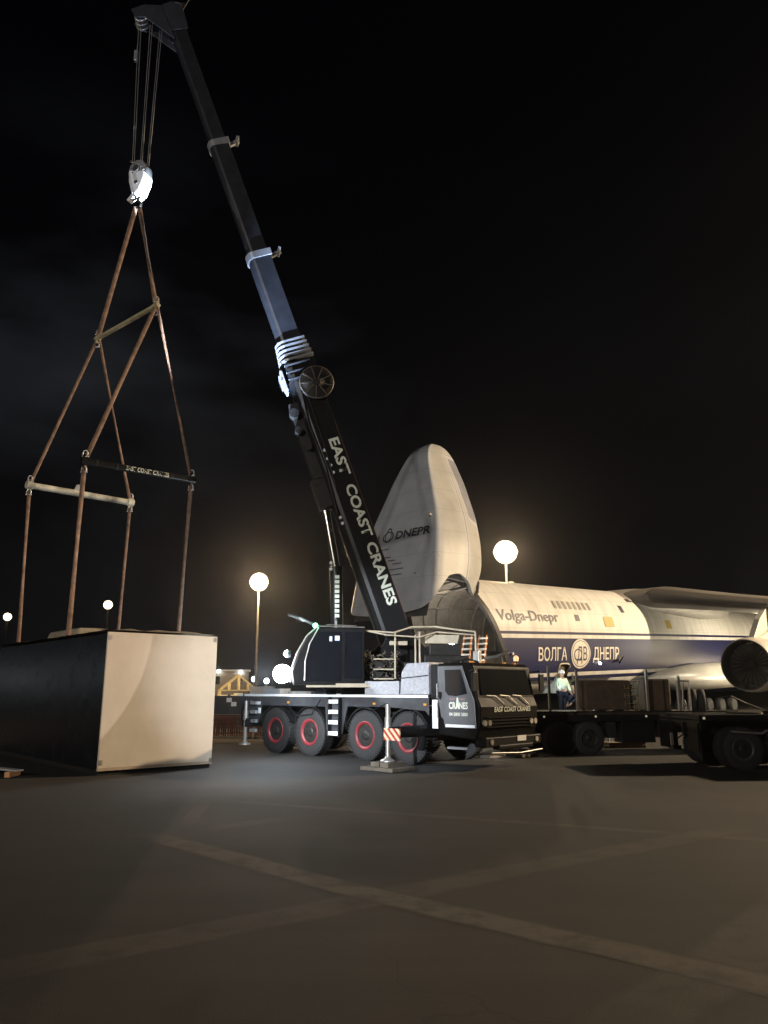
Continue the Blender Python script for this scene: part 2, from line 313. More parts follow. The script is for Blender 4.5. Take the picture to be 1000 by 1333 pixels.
# driving cab
cab = MB()
prof = [(-1.33, .82), (-.12, .72), (.02, 1.05), (.06, 1.55), (-.04, 1.78), (-.17, 2.60), (-.30, 2.68), (-1.33, 2.68)]
CABP = mat('dark_cab_paint', (.007, .006, .0055), .5, 0, .3, 3, spec=.07)
cab.prism(prof, -1.36, 1.36); cab = cab.build('driving_cab', CABP, crane, .05)
for s in (-1, 1):
    y = s*1.362
    b = MB(); b.prism([(-1.2, 1.28), (-1.30, 1.75), (-1.30, 2.6), (-.48, 2.6), (-.28, 2.1), (-.1, 1.70), (-.06, 1.02), (-1.08, 1.02), (-1.12, 1.22)], y, y+s*.03)
    d = b.build('cab_door', mat('grey_door_paint', (.16, .165, .175), .36, .3, .12, 3), cab, .01)
    b = MB(); b.prism([(-1.04, 1.95), (-1.05, 2.5), (-.52, 2.5), (-.40, 2.15), (-.32, 1.88), (-.70, 1.82), (-.95, 1.84)], y+s*.031, y+s*.04); b.build('side_window', GLASS, d)
    b = MB(); b.box(-1.05, -.1, y+s*.031, y+s*.037, 1.03, 1.10); b.build('reflective_stripe', TAPE, d)
    b = MB(); b.prism([(-1.26, 1.93), (-1.16, 1.93), (-1.16, 1.8), (-1.21, 1.72), (-1.26, 1.8)], y+s*.031, y+s*.06); b.build('handle', BLACK, d)
    b = MB(); b.path([(-.25, y, 2.45), (.05, y+s*.2, 2.5), (.08, y+s*.22, 2.42)], .018); b.box(.04, .1, y+s*.1, y+s*.32, 1.95, 2.42); b.build('mirror', BLACK, cab, .01)
y0 = -1.395
text('door_lettering', 'CRANES', .17, lambda x, y: (-.62+x, y0, 1.50+y), LETT, cab, .03, .62)
b = MB(); b.prism([(-.70, 1.50), (-.665, 1.78), (-.62, 1.78), (-.585, 1.50), (-.62, 1.50), (-.642, 1.62), (-.665, 1.5)], y0-.004, y0-.001); b.build('door_emblem', LETT, cab)
PKL = mat('pink_lettering_film', (.5, .3, .3), .5)
text('door_lettering', 'EAST', .05, lambda x, y: (-.80+x, y0, 1.72+y), PKL, cab, .01, .17); text('door_lettering', 'COAST', .05, lambda x, y: (-.48+x, y0, 1.72+y), PKL, cab, .01, .2)
text('door_lettering', '04 5800 5800', .085, lambda x, y: (-.62+x, y0, 1.32+y), LETT, cab, .02, .6)
# front face: windscreen, wipers, grille, name board
def fr(y, z, off=.012):      # point on the cab front
    pz = [(.72, -.12), (1.05, .02), (1.55, .06), (1.78, -.04), (2.60, -.17)]
    for (za, xa), (zb, xb) in zip(pz, pz[1:]):
        if za <= z <= zb: return V((xa+(xb-xa)*(z-za)/(zb-za)+off, y, z))
    return V((pz[-1][1]+off, y, z))
b = MB(); c4 = [(-1.18, 1.86), (1.18, 1.86), (1.10, 2.52), (-1.10, 2.52)]
b.add([fr(y, z, .004) for y, z in c4]+[fr(y, z, .03) for y, z in c4], [(3, 2, 1, 0), (4, 5, 6, 7), (0, 1, 5, 4), (1, 2, 6, 5), (2, 3, 7, 6), (3, 0, 4, 7)])
b.build('windscreen', mat('windscreen_glass', (.010, .011, .012), .05, 0, .02, .5, spec=.35), cab)
for y in (-.55, .05, .62):
    b = MB(); b.path([fr(y-.42, 1.84, .05), fr(y-.05, 1.82, .06), fr(y+.22, 1.60, .05)], .012, 6); b.build('wiper', SILV, cab)
text('name_board', 'EAST COAST CRANES', .13, lambda x, y: fr(x+.1, 1.42+y, .02), LETT, cab, .02, 1.7)
b = MB(); b.add([fr(-1.2, .98, .02), fr(1.2, .98, .02), fr(1.2, 1.32, .02), fr(-1.2, 1.32, .02)], [(0, 1, 2, 3)])
for z in (1.04, 1.12, 1.2, 1.28): b.bar(fr(-1.1, z, .035), fr(1.1, z, .035), .03, .02)
b.build('grille', CABP, cab)
for y in (-1.08, 1.08):
    b = MB()
    for dy in (-.1, .1): b.tube(fr(y+dy, 1.15, .0), fr(y+dy, 1.15, .06), .075, None, 16)
    b.build('headlight', mat('headlamp_glass', (.6, .55, .45), .1, .6), cab)
b = MB(); b.box(-.16, .16, -1.3, 1.3, .55, .80); b.box(.0, .22, -.8, .8, .48, .6); b.build('bumper', CABP, crane, .03)
b = MB(); b.box(.165, .18, .12, .52, .66, .80); b.build('number_plate', WHITE, crane)
b = MB(); b.path([(.2, -1.1, .42), (.34, 0, .38), (.3, 1.1, .42)], .02, 6); b.box(-.1, .2, -1.2, -.5, .3, .36); b.build('tow_bar', SILV, crane)
b = MB(); b.box(-1.0, -.35, -1.42, -1.18, .48, .54); b.build('cab_step', GREY, crane, .01)
b = MB(); b.tube((-.5, 1.2, 2.68), (-.5, 1.2, 2.78), .05); b.build('beacon_base', BLACK, cab)
b = MB(); b.lathe([(0, .07), (.1, .075), (.14, .05), (.16, .02)], (-.5, 1.2, 2.78), 'z', 16); b.build('beacon', lit('amber_beacon', (1, .45, .12), 1.2), cab)
b = MB(); b.lathe([(0, .07), (.12, .075), (.16, .03)], (-1.1, -.6, 2.70), 'z', 16); b.path([(-1.2, -.9, 2.7), (-1.0, -.5, 2.82), (-.8, -.2, 2.72)], .03); b.build('roof_horn', DARK, cab)
b = MB(); b.box(-1.25, -1.05, .15, .3, 2.68, 3.05); b.path([(-1.2, .4, 2.7), (-1.2, .4, 3.1)], .03); b.path([(-1.1, .5, 2.85), (-.9, .8, 2.9), (-.7, 1.1, 3.05)], .05); b.build('exhaust_stack', SILV, cab, .01)
for i in range(5):   # amber side markers along the deck
    for s in (-1, 1):
        b = MB(); b.box(-9.4+1.9*i, -9.3+1.9*i, s*1.394, s*1.405, 1.56, 1.62); b.build('side_marker', mat('amber_marker', (.7, .3, .05), .3), crane)
for i, (x, l_, h_, m_) in enumerate(((-8.9, .9, .22, GREY), (-7.6, 1.1, .14, SILV), (-6.3, .5, .30, CHAR))):
    b = MB(); b.box(x, x+l_, -1.3, -.85, 1.795, 1.795+h_); b.box(x+.05, x+l_-.05, -1.31, -1.30, 1.82, 1.78+h_); b.build('deck_box', m_, crane, .015)
b = MB(); b.path([(-5.9, -1.41, 1.7), (-6.3, -1.42, 1.25), (-7.0, -1.42, 1.18), (-7.6, -1.41, 1.6)], .012, 6); b.build('air_line', BLACK, crane); b = MB(); b.path([(-3.2, -1.42, 1.6), (-3.6, -1.42, 1.42), (-4.4, -1.42, 1.5)], .012, 6); b.build('air_line', BLACK, crane)
for z in (1.25, 1.75):
    b = MB(); b.path([(-1.27, -1.40, z), (-1.27, -1.46, z+.02), (-1.27, -1.46, z+.38), (-1.27, -1.40, z+.4)], .015, 6); b.build('grab_rail', SILV, cab)
for y in (-1.0, -.5, .5, 1.0):
    b = MB(); b.box(-.46, -.40, y-.05, y+.05, 2.68, 2.73); b.build('roof_marker', mat('amber_marker', (0, 0, 0)), cab)
b = MB(); b.path([(-.9, .9, 2.68), (-.95, .95, 3.5)], .008, 5); b.build('aerial', BLACK, cab)
for y in (-1.05, 1.05):
    b = MB(); b.tube((.15, y, .68), (.19, y, .68), .07, None, 14); b.build('fog_lamp', mat('headlamp_glass', (0, 0, 0)), crane)
b = MB()
for k_ in range(3): b.bar(fr(-.5+.55*k_, 1.78, .03), fr(-.2+.55*k_, 1.56, .03), .02, .02)
b.build('bonnet_rib', SILV, cab)
# outriggers
def hazard(name):
    m = bpy.data.materials.new(name); m.use_nodes = True; t = m.node_tree; bs = t.nodes['Principled BSDF']
    tcn = t.nodes.new('ShaderNodeTexCoord'); s_ = t.nodes.new('ShaderNodeSeparateXYZ'); t.links.new(tcn.outputs['Object'], s_.inputs[0])
    a = t.nodes.new('ShaderNodeMath'); a.operation = 'ADD'; t.links.new(s_.outputs[0], a.inputs[0]); t.links.new(s_.outputs[2], a.inputs[1])
    k = t.nodes.new('ShaderNodeMath'); k.operation = 'MULTIPLY'; k.inputs[1].default_value = 5.2; t.links.new(a.outputs[0], k.inputs[0])
    f = t.nodes.new('ShaderNodeMath'); f.operation = 'FRACT'; t.links.new(k.outputs[0], f.inputs[0])
    g_ = t.nodes.new('ShaderNodeMath'); g_.operation = 'GREATER_THAN'; g_.inputs[1].default_value = .5; t.links.new(f.outputs[0], g_.inputs[0])
    mx = t.nodes.new('ShaderNodeMixRGB'); t.links.new(g_.outputs[0], mx.inputs[0]); mx.inputs[1].default_value = (.75, .62, .42, 1); mx.inputs[2].default_value = (.45, .05, .03, 1)
    t.links.new(mx.outputs[0], bs.inputs['Base Color']); bs.inputs['Roughness'].default_value = .5
    return m
HAZ = hazard('red_and_white_hazard_stripes')
for x, yo in ((-1.74, -2.88), (-1.74, 2.88), (-9.35, -1.62), (-9.35, 2.6)):
    s = -1 if yo < 0 else 1
    b = MB(); b.box(x-.13, x+.13, s*.3, yo+s*.05, .78, 1.06); o = b.build('outrigger_beam', BLACK, crane, .01)
    b = MB(); b.tube((x, yo, .32), (x, yo, 1.62), .062, None, 20); b.tube((x, yo, 1.0), (x, yo, 1.3), .085, None, 20); b.build('jack_leg', SILV, o)
    b = MB(); b.lathe([(0, .2), (.03, .2), (.07, .09), (.12, .07)], (x, yo, .22), 'z', 24); b.build('foot_plate', SILV, o)
    if abs(yo) > 2:
        b = MB(); b.box(x-.06, x+.48, yo-s*.02+s*.07, yo+s*.10, .74, 1.03); b.build('hazard_board', HAZ, o)
# superstructure ------------------------------------------------------
MS = M.Translation((-5.2, 0, 0)) @ M.Rotation(R(231.4), 4, 'Z')
b = MB(MS); b.lathe([(0, .85), (.1, .9), (.2, .85)], (0, 0, 1.79), 'z', 40); b.build('slew_ring', DARK, crane)
b = MB(MS); b.box(-3.0, 1.5, -.95, .95, 2.0, 2.25); b.prism([(-2.6, 2.25), (1.0, 2.25), (.6, 2.75), (-.3, 3.3), (-.6, 3.75), (-1.2, 3.75), (-2.0, 3.0)], .50, .58); b.prism([(-2.6, 2.25), (1.0, 2.25), (.6, 2.75), (-.3, 3.3), (-.6, 3.75), (-1.2, 3.75), (-2.0, 3.0)], -.50, -.58); b.tube((-.86, -.6, 3.4), (-.86, .6, 3.4), .12)
b.build('slewing_frame', BLACK, crane, .02)
b = MB(MS); b.box(-3.6, -2.7, -1.3, 1.3, 2.05, 2.75); b.build('counterweight', DARK, crane, .06)
# machinery housing on the camera side of the boom foot
b = MB(MS); b.box(-2.9, -1.5, .62, 1.35, 2.25, 3.0); b.box(-2.7, -1.7, .62, 1.2, 3.0, 3.35); b.box(-1.4, -.9, .62, 1.3, 2.25, 2.8); b.build('machinery_housing', DARK, crane, .03)
b = MB(MS); b.prism([(-1.55, 3.36), (-2.55, 3.36), (-2.62, 3.62), (-1.75, 3.62), (-1.55, 3.55)], 1.22, 1.30); b.box(-1.0, -.45, 1.2, 1.28, 3.3, 3.42); b.build('name_panel', CREAM, crane, .01)
b = MB(MS); rr = random.Random(3)
for i in range(420):   # coiled hoist rope, chains and hoses piled beside the winch
    c0 = V((rr.uniform(-.75, .45), rr.uniform(.66, 1.25), rr.uniform(2.25, 3.1)))
    if -.55 < c0.x < .05 and rr.random() < .7: continue
    d0 = V((rr.uniform(-1, 1), rr.uniform(-1, 1), rr.uniform(-1, 1))).normalized()*.07
    d1 = V((rr.uniform(-1, 1), rr.uniform(-1, 1), rr.uniform(-1, 1))).normalized()*.06
    b.path([c0-d0, c0+d1, c0+d0], .018, 5)
b.build('rope_coil', mat('greasy_rope', (.13, .115, .095), .5, .3, .6, 30), crane)
for z in (2.28, 2.56, 2.86):
    b = MB(MS); b.box(-.55, .05, 1.28, 1.42, z, z+.035); b.build('step', CREAM, crane)
b = MB(MS); b.tube((0, .66, 2.6), (0, 1.1, 2.6), .32, None, 24); b.build('winch_drum', DARK, crane)
b = MB(MS)   # handrail around the machinery deck
h1 = [(.3, 1.35, 3.72), (-.55, 1.45, 3.66), (-1.15, 1.15, 3.86), (-1.9, 1.1, 3.88), (-2.6, 1.25, 3.78), (-3.1, 1.4, 3.72)]
h2 = [(.3, 1.35, 3.72), (-.3, 1.6, 3.58), (-1.3, 1.65, 3.52), (-1.9, 1.35, 3.70), (-3.1, 1.4, 3.62)]
b.path(h1, .026); b.path(h2, .022)
for x, y, z0, z1 in ((-.6, 1.4, 2.3, 3.66), (-1.35, 1.42, 2.3, 3.7), (-1.22, 1.42, 2.3, 3.6), (-3.1, 1.4, 2.7, 3.72)): b.path([(x, y, z0), (x, y, z1)], .028)
b.build('handrail', CREAM, crane)
# operator cab with raised windscreen
oc = MB(MS); pf = [(2.42, 2.12), (.35, 2.12), (.35, 3.78), (1.72, 3.78), (2.02, 3.55), (2.30, 3.05), (2.48, 2.5)]
oc.prism(pf, .72, 1.58); oc = oc.build('operator_cab', BLACK, crane, .03)
b = MB(MS); b.prism([(2.08, 2.22), (1.05, 2.22), (1.05, 3.66), (1.70, 3.66), (1.95, 3.3), (2.06, 2.8)], 1.585, 1.60); b.prism([(.95, 2.3), (.45, 2.3), (.45, 3.66), (.95, 3.66)], 1.585, 1.60)
b.prism([(.95, 2.95), (.92, 2.95), (.92, 3.25), (.95, 3.25)], 1.6, 1.64); b.build('side_window', GLASS, oc)
b = MB(MS)
fa = [(2.50, 2.2), (2.50, 2.55), (2.33, 3.06), (2.05, 3.57), (1.76, 3.82)]; fb = [(2.1, 2.25), (2.1, 2.8), (1.98, 3.3), (1.72, 3.78)]
b.path([(x, 1.62, z) for x, z in fa], .014, 6); b.path([(x, 1.63, z) for x, z in fb], .024, 6); b.path([(x, .7, z) for x, z in fa], .018, 6)
b.path([(1.76, 1.6, 3.82), (.35, 1.6, 3.80)], .018, 6); b.path([(1.5, 1.65, 3.86), (.6, 1.65, 3.84)], .012, 6)
b.build('cab_trim', SILV, oc)
b = MB(MS); b.box(2.05, .1, 1.58, 1.86, 2.05, 2.11); b.box(1.2, .3, 1.6, 1.8, 2.11, 2.16); b.build('cab_catwalk', CREAM, oc)
rr = random.Random(5)
def flip(u_, v_): return V((1.78+.85*u_, .75+.85*v_, 3.86+.42*u_-.10*u_*u_+.06*sin(6*v_)))
b = MB(MS); K = 6
vs = [flip(i/K, j/K)+V((0, 0, rr.uniform(-.02, .02))) for i in range(K+1) for j in range(K+1)]
vs2 = [v+V((0, 0, .03)) for v in vs]
b.add(vs, [(i*(K+1)+j, i*(K+1)+j+1, (i+1)*(K+1)+j+1, (i+1)*(K+1)+j) for i in range(K) for j in range(K)])
b.add(vs2, [(i*(K+1)+j, i*(K+1)+j+1, (i+1)*(K+1)+j+1, (i+1)*(K+1)+j) for i in range(K) for j in range(K)])
b.build('raised_windscreen', mat('scratched_glass', (.16, .17, .17), .12, .5, .6, 9, .8, 25), oc)
b = MB(MS)
for yy, zz, rd in ((1.25, 2.44, .24), (.85, 2.42, .2)): b.lathe([(0, rd*.75), (.12, rd), (.16, rd)], (2.56, yy, zz), 'x', 20)
b.lathe([(0, .09), (.1, .13)], (2.52, 1.35, 3.02), 'x', 16)
b.build('work_light_housing', CHAR, oc)
b = MB(MS); b.sphere((2.75, 1.25, 2.44), .27, 12); b.build('work_light', LWHITE, oc)
b = MB(MS); b.sphere((2.75, .85, 2.42), .2, 10); b.build('work_light', LWHITE, oc)
b = MB(MS); b.sphere((2.62, 1.35, 3.02), .10, 10); b.build('work_light', LWHITE, oc)
b = MB(MS); b.sphere((1.82, 1.55, 3.84), .07, 8); b.build('signal_light', LGREEN, oc)
p_ = M.Translation((3.34, 21.25, 0)) @ M.Rotation(R(-43), 4, 'Z') @ MS
def SW(x, y, z): return p_ @ V((x, y, z))
lamp('crane_work_light', SW(3.2, 1.55, 2.45), 420, (.85, .93, 1), .12, vol=110)
lamp('crane_signal_light', SW(1.95, 1.72, 3.95), 8, (.15, 1, .55), .04)
# cab monitor (lit screens seen through the side window)
b = MB(MS); b.box(1.32, 1.40, 1.603, 1.606, 3.38, 3.52); b.box(1.10, 1.24, 1.603, 1.606, 3.40, 3.54); b.build('monitor', lit('monitor_glow', (.35, .5, 1), .55), oc)
# boom ----------------------------------------------------------------
F0 = V((-.86, 0, 3.4)); T0 = V((7.5, 0, 26.4)); BL = (T0-F0).length; bd = (T0-F0).normalized()
bn_ = V((-bd.z, 0, bd.x))    # back of the boom (upper side)
MBm = MS @ M((tuple([bd.x, 0, bn_.x, F0.x]), (bd.y, 1, bn_.y, F0.y), (bd.z, 0, bn_.z, F0.z), (0, 0, 0, 1)))
# boom frame: x along, y towards the operator side, z = upper side
def bsec(x0, x1, hw, hh, lip=.22):
    pr_ = [(hw, -hh*.45), (hw, hh), (-hw, hh), (-hw, -hh*.45)]+[(hw*cos(t), -hh*.45-hh*.55*sin(t)) for t in [pi-pi*i/8 for i in range(1, 8)]]
    return [[(x, a, c) for a, c in pr_] for x in (x0, x1)]
boom = MB(MBm); boom.loft(bsec(-.5, 9.8, .42, .52), smooth=False); boom.box(-.3, .3, -.5, .5, -.3, .3); boom = boom.build('boom', BLACK, crane, .02)
S_ = [(9.8, 14.1, .33, .40), (14.1, 18.7, .285, .345), (18.7, BL-.5, .24, .29)]
BOOMM = mat('dark_boom_paint', (.030, .032, .038), .33, .2, .2, 3)
for x0, x1, hw, hh in S_:
    b = MB(MBm); b.loft(bsec(x0-.3, x1, hw, hh), smooth=False); bs_ = b.build('telescopic_section', BOOMM, boom, .015)
    if x1 < BL-1:
        b = MB(MBm); b.loft(bsec(x1-.1, x1+.14, hw+.05, hh+.05), smooth=False); b.bar((x1, 0, hh), (x1+.1, 0, hh+.42), .14, .12); b.bar((x1, 0, hh+.3), (x1+.22, 0, hh+.42), .3, .1); b.build('collar', GREY, boom, .01)
for i in range(5):
    k = 10.02+.17*i
    b = MB(MBm); b.loft(bsec(k, k+.085, .48-.02*i, .60-.02*i), smooth=False); b.build('collar', GREY, boom, .01)
b = MB(MBm); b.loft(bsec(9.3, 9.95, .46, .56), smooth=False)
for x in (9.35, 9.6, 9.85): b.bar((x, .5, -.5), (x, .5, .4), .08, .06)
b.build('boom_nose', BLACK, boom, .01)
b = MB(MBm)
for i in range(9): b.box(9.0+rr.uniform(0, .8), 9.15+rr.uniform(0, .9), rr.uniform(-.3, .3), rr.uniform(-.1, .45), -.75+rr.uniform(0, .1), -.6)
b.build('nose_bracket', GREY, boom, .01)
# hose reel disc
b = MB(MBm); b.lathe([(.46, .58), (.52, .58), (.54, .54), (.54, .12), (.6, .1)], (9.0, 0, .35), 'y', 40); reel = b.build('hose_reel', DARK, boom)
b = MB(MBm)
for i in range(9):
    t = 2*pi*i/9; b.bar((9.0+.13*cos(t), .56, .35+.13*sin(t)), (9.0+.54*cos(t), .56, .35+.54*sin(t)), .03, .02, (0, 1, 0))
b.lathe([(.545, .56), (.56, .58), (.56, .555)], (9.0, 0, .35), 'y', 40, cap=False); b.build('spoke', mat('dull_spoke_steel', (.16, .13, .10), .5, .3), reel)
b = MB(MBm)   # fittings along the underside of the base section
for x, z, k in ((8.2, -.7, .16), (7.6, -.75, .12), (7.0, -.62, .14)): b.tube((x, .2, z), (x, .5, z), k, None, 14)
b.path([(9.2, .44, -.2), (7.6, .46, -.35), (6.2, .46, -.3), (4.6, .46, -.45)], .03); b.path([(8.8, .44, -.05), (6.8, .46, -.1), (5.4, .46, -.2)], .025)
b.box(5.9, 8.6, -.3, .3, -.75, -.45); b.box(4.9, 5.9, -.25, .25, -.9, -.45)
b.build('boom_bracket', DARK, boom, .01)
# lettering down the boom: reads from the top to the foot
for wd_s, c_s, w_s in (('EAST', 6.36, 1.32), ('COAST', 4.45, 1.82), ('CRANES', 2.27, 2.12)):
    text('boom_lettering', wd_s, .33, lambda x, y: MBm @ V((c_s-x, .428, .10+y)), LETT, boom, .03, w_s)
b = MB(MBm); b.bar((.6, .425, .51), (7.6, .425, .51), .02, .02, (0, 1, 0)); b.build('boom_edge_strip', mat('rust_red_paint', (.10, .035, .02), .5), boom)
for i, (x, z) in enumerate(((5.9, -.12), (6.15, -.12), (6.4, -.15), (6.7, -.15), (4.2, -.4), (4.4, -.4))):
    b = MB(MBm); b.tube((x, .4, z), (x, .46, z), .05, None, 10); b.build('reflector', TAPE, boom)
# head
b = MB(MBm)
for yy in (-.34, .30): b.prism([(BL-1.3, -.25), (BL-.2, -1.0), (BL-.1, -1.35), (BL+.25, -1.4), (BL+.35, -.9), (BL+.2, -.3)], yy, yy+.04)
b.tube((BL+.05, -.34, -1.12), (BL+.05, .34, -1.12), .05); b.build('head_arm', mat('grey_head_steel', (0, 0, 0)) if 'grey_head_steel' in MC else mat('grey_head_steel', (.07, .075, .09), .4, .4), boom, .01)
for yy in (-.2, 0, .2):
    b = MB(MBm); b.lathe([(yy-.04, .24), (yy-.03, .21), (yy+.03, .21), (yy+.04, .24)], (BL+.05, 0, -1.12), 'y', 24); b.build('sheave', SILV, boom)
b = MB(MBm); b.path([(BL+.1, .1, .45), (BL+.5, .1, .8), (BL+.45, .1, 1.2)], .03); b.tube((BL+.3, .1, .35), (BL+.3, .1, .6), .08); b.build('head_fitting', DARK, boom)
b = MB(MBm); b.prism([(BL-.9, .35), (BL+.1, .45), (BL+.35, .1), (BL+.2, -.55), (BL-.2, -.6), (BL-.9, -.3)], -.3, -.26); b.prism([(BL-.9, .35), (BL+.1, .45), (BL+.35, .1), (BL+.2, -.55), (BL-.2, -.6), (BL-.9, -.3)], .26, .3)
b.build('boom_head', mat('grey_head_steel', (.07, .075, .09), .4, .4), boom, .01)
for yy in (-.18, -.06, .06, .18):
    for q_ in ((BL+.05, -.35), (BL+.1, .2)):
        b = MB(MBm); b.lathe([(yy-.04, .27), (yy-.03, .24), (yy+.03, .24), (yy+.04, .27)], (q_[0], 0, q_[1]), 'y', 24); b.build('sheave', SILV, boom)
# luffing cylinder
b = MB(MS); b.tube((1.0, 0, 2.5), (1.10, 0, 5.75), .20, None, 20); b.tube((1.10, 0, 5.7), (1.11, 0, 5.85), .22, None, 20); lc = b.build('luffing_cylinder', BLACK, crane)
b = MB(MS); b.tube((1.10, 0, 5.8), (1.55, 0, 8.15), .135, None, 20); b.tube((1.56, -.2, 8.15), (1.56, .2, 8.15), .17, None, 16); b.build('piston_rod', CHROME, lc)
b = MB(MBm); b.prism([(4.7, -.4), (5.9, -.4), (5.45, -.85), (5.1, -.85)], -.14, .14); b.build('cylinder_bracket', BLACK, boom, .02)
b = MB(MS)
for i, z in enumerate([5.45-.155*i for i in range(9)]):
    b.box(.98+.03*(z-2.5)/3.2, 1.12+.03*(z-2.5)/3.2, .2, .206, z, z+.105)
b.build('cylinder_marking', LETT, lc)
b = MB(MS); b.bar((1.07, .19, 2.9), (1.1, .19, 4.1), .07, .03, (0, 1, 0)); b.build('cylinder_pipe', SILV, lc)
for z in (5.75, 5.95):
    b = MB(MS); b.tube((1.28, .16, z), (1.28, .22, z), .05); b.build('reflector', TAPE, lc)
# hoist rope falls
head = p_ @ (F0+bd*(BL+.05)); HK = V((-8.55, 23.6, 19.55))
print('HEAD', head)
b = MB()
inv = (M.Translation((3.34, 21.25, 0)) @ M.Rotation(R(-43), 4, 'Z')).inverted(); b.X = inv
for dx, dy in ((-.26, -.1), (-.20, -.1), (-.02, 0), (.03, 0), (.24, .08), (.19, .08)):
    b.tube((HK.x+dx*1.6-.05, HK.y+dy*1.5, 26.2), (HK.x+dx, HK.y+dy, 19.75), .016, None, 6)
b.path([V((HK.x-.40, HK.y-.1, 26.2)), V((HK.x-.46, HK.y-.1, 24.6))], .012, 6)
b.build('hoist_rope', SILV, crane)
b = MB(inv); b.box(HK.x-.53, HK.x-.40, HK.y-.17, HK.y-.04, 24.2, 24.65); b.build('limit_switch_weight', GREY, crane, .02)
# boom floodlights
lamp('boom_floodlight', SW(3.9, 2.8, 2.4), 240000, (.75, .86, 1), .05, tuple(HK-V((0, 0, .3))), 3.2, .3)
lamp('boom_floodlight', SW(3.6, 2.6, 2.3), 95000, (.52, .68, 1), .05, tuple(SW(3.25, 0, 14.6)), 12, 1)
lamp('boom_floodlight', SW(4.2, 1.9, 2.3), 30000, (.5, .68, 1), .05, tuple(SW(2.45, .1, 12.7)), 6.5, .4)
lamp('boom_floodlight', SW(3.8, 2.2, 2.3), 9000, (.5, .65, 1), .05, tuple(SW(8.1, .0, 26.2)), 5, .4)
# ------------------------------------------------------------------ hook block
hb = empty('hook_block', HK, R(-20), 'brightly lit white hook block hanging from the boom on wire ropes', 'hook block')
HW = mat('white_hook_paint', (.8, .82, .85), .35, .1, .08, 6)
b = MB(); b.prism([(-.36, .05), (-.30, .34), (-.05, .50), (.2, .46), (.36, .2), (.38, -.15), (-.34, -.1)], -.2, .2); b.build('sheave_housing', GREY, hb, .03)
for y in (-.255, .255):
    b = MB(); b.tube((.0, y-.02, .12), (.0, y+.02, .12), .12, None, 18); b.tube((.05, y-.02, -.45), (.05, y+.02, -.45), .07, None, 14)
    for a_ in range(6): b.tube((.2*cos(a_), y-.015, .12+.2*sin(a_)), (.2*cos(a_), y+.015, .12+.2*sin(a_)), .018, None, 6)
    b.build('pin_boss', DARK, hb)
b = MB(); b.bar((.3, -.26, -.05), (.46, -.26, .12), .06, .03); b.bar((-.3, -.2, .5), (-.12, .2, .62), .05, .05); b.build('rope_guard', SILV, hb)
for y in (-.1, .1):
    b = MB(); b.lathe([(y-.05, .34), (y, .3), (y+.05, .34)], (0, 0, .15), 'y', 28); b.build('sheave', SILV, hb)
b = MB(); b.prism([(-.30, .12), (.36, -.05), (.34, -.35), (.16, -.78), (-.02, -.92), (-.14, -.78), (-.28, -.3)], -.24, .24); b.prism([(-.20, -.70), (-.44, -.92), (-.36, -1.0), (-.05, -.85)], -.1, .1); b.build('cheek_plate', HW, hb, .03)
b = MB(); b.tube((0, 0, -.85), (0, 0, -1.05), .06); b.path([(0, 0, -1.0)]+[(.13*sin(t), 0, -1.17+.13*cos(t)) for t in [i*.5 for i in range(0, 9)]], .045); b.build('hook', DARK, hb)
# ------------------------------------------------------------------ slings and spreader bars
TOP = HK+V((0, 0, -1.25))
UF = V((-9.88, 24.5, 13.80)); UN = V((-7.34, 22.6, 14.02))
BLK = [V((-8.50, 20.94, 8.31)), V((-5.98, 23.02, 8.33))]; WHT = [V((-11.5, 24.1, 8.45)), V((-8.9, 26.2, 8.38))]
LIFT_B = [V((-8.52, 20.95, 3.42)), V((-6.10, 23.0, 3.42))]; LIFT_W = [V((-11.35, 24.15, 3.42)), V((-8.95, 26.1, 3.42))]
def sling(a, c, label, wd=.10, off=0):
    a, c = V(a), V(c); mid = (a+c)/2
    o = MB(); d = (c-a).normalized(); vn = V((-a.x, -a.y, 0)).normalized(); s_ = d.cross(vn).normalized()
    rings = []; n_ = 14
    for i in range(n_+1):
        t = i/n_; p = a.lerp(c, t); tw = 1.1*sin(pi*t*1.0)*(.6+off)
        ax = (s_*cos(tw)+vn*sin(tw)); ax2 = (-s_*sin(tw)+vn*cos(tw))
        rings.append([p+ax*wd/2+ax2*.014, p+ax2*.026, p-ax*wd/2+ax2*.014, p-ax*wd/2-ax2*.014, p-ax2*.004, p+ax*wd/2-ax2*.014])
    o.loft(rings)
    return tag(o.build('lifting_sling', SLING), label, 'lifting sling', 'brown lifting slings carrying the case')
hk1 = TOP+V((-.06, 0, 0)); hk2 = TOP+V((.06, 0, 0))
sling(hk1, UF, 'brown sling from the hook down to the far end of the upper spreader bar', .15)
sling(hk2, UN, 'brown sling from the hook down to the near end of the upper spreader bar', .15, .3)
sling(UF, WHT[0], 'brown sling from upper bar to the left end of the white spreader bar')
sling(UF+V((.04, 0, 0)), WHT[1], 'brown sling from upper bar to the right end of the white spreader bar', .10, .4)
sling(UN, BLK[0], 'brown sling from upper bar to the left end of the black spreader bar', .13, .2)
sling(UN+V((.04, 0, 0)), BLK[1], 'brown sling from upper bar to the right end of the black spreader bar', .10, .3)
sling(WHT[0], LIFT_W[0], 'leftmost hanging sling, from white spreader bar down to the case', .11, .3)
sling(WHT[1], LIFT_W[1], 'hanging sling from the right end of white spreader bar to the case', .10, .1)
sling(BLK[0], LIFT_B[0], 'hanging sling from the left end of black spreader bar to the case', .13, .2)
sling(BLK[1], LIFT_B[1], 'rightmost hanging sling, from black spreader bar down to the case', .12, .3)
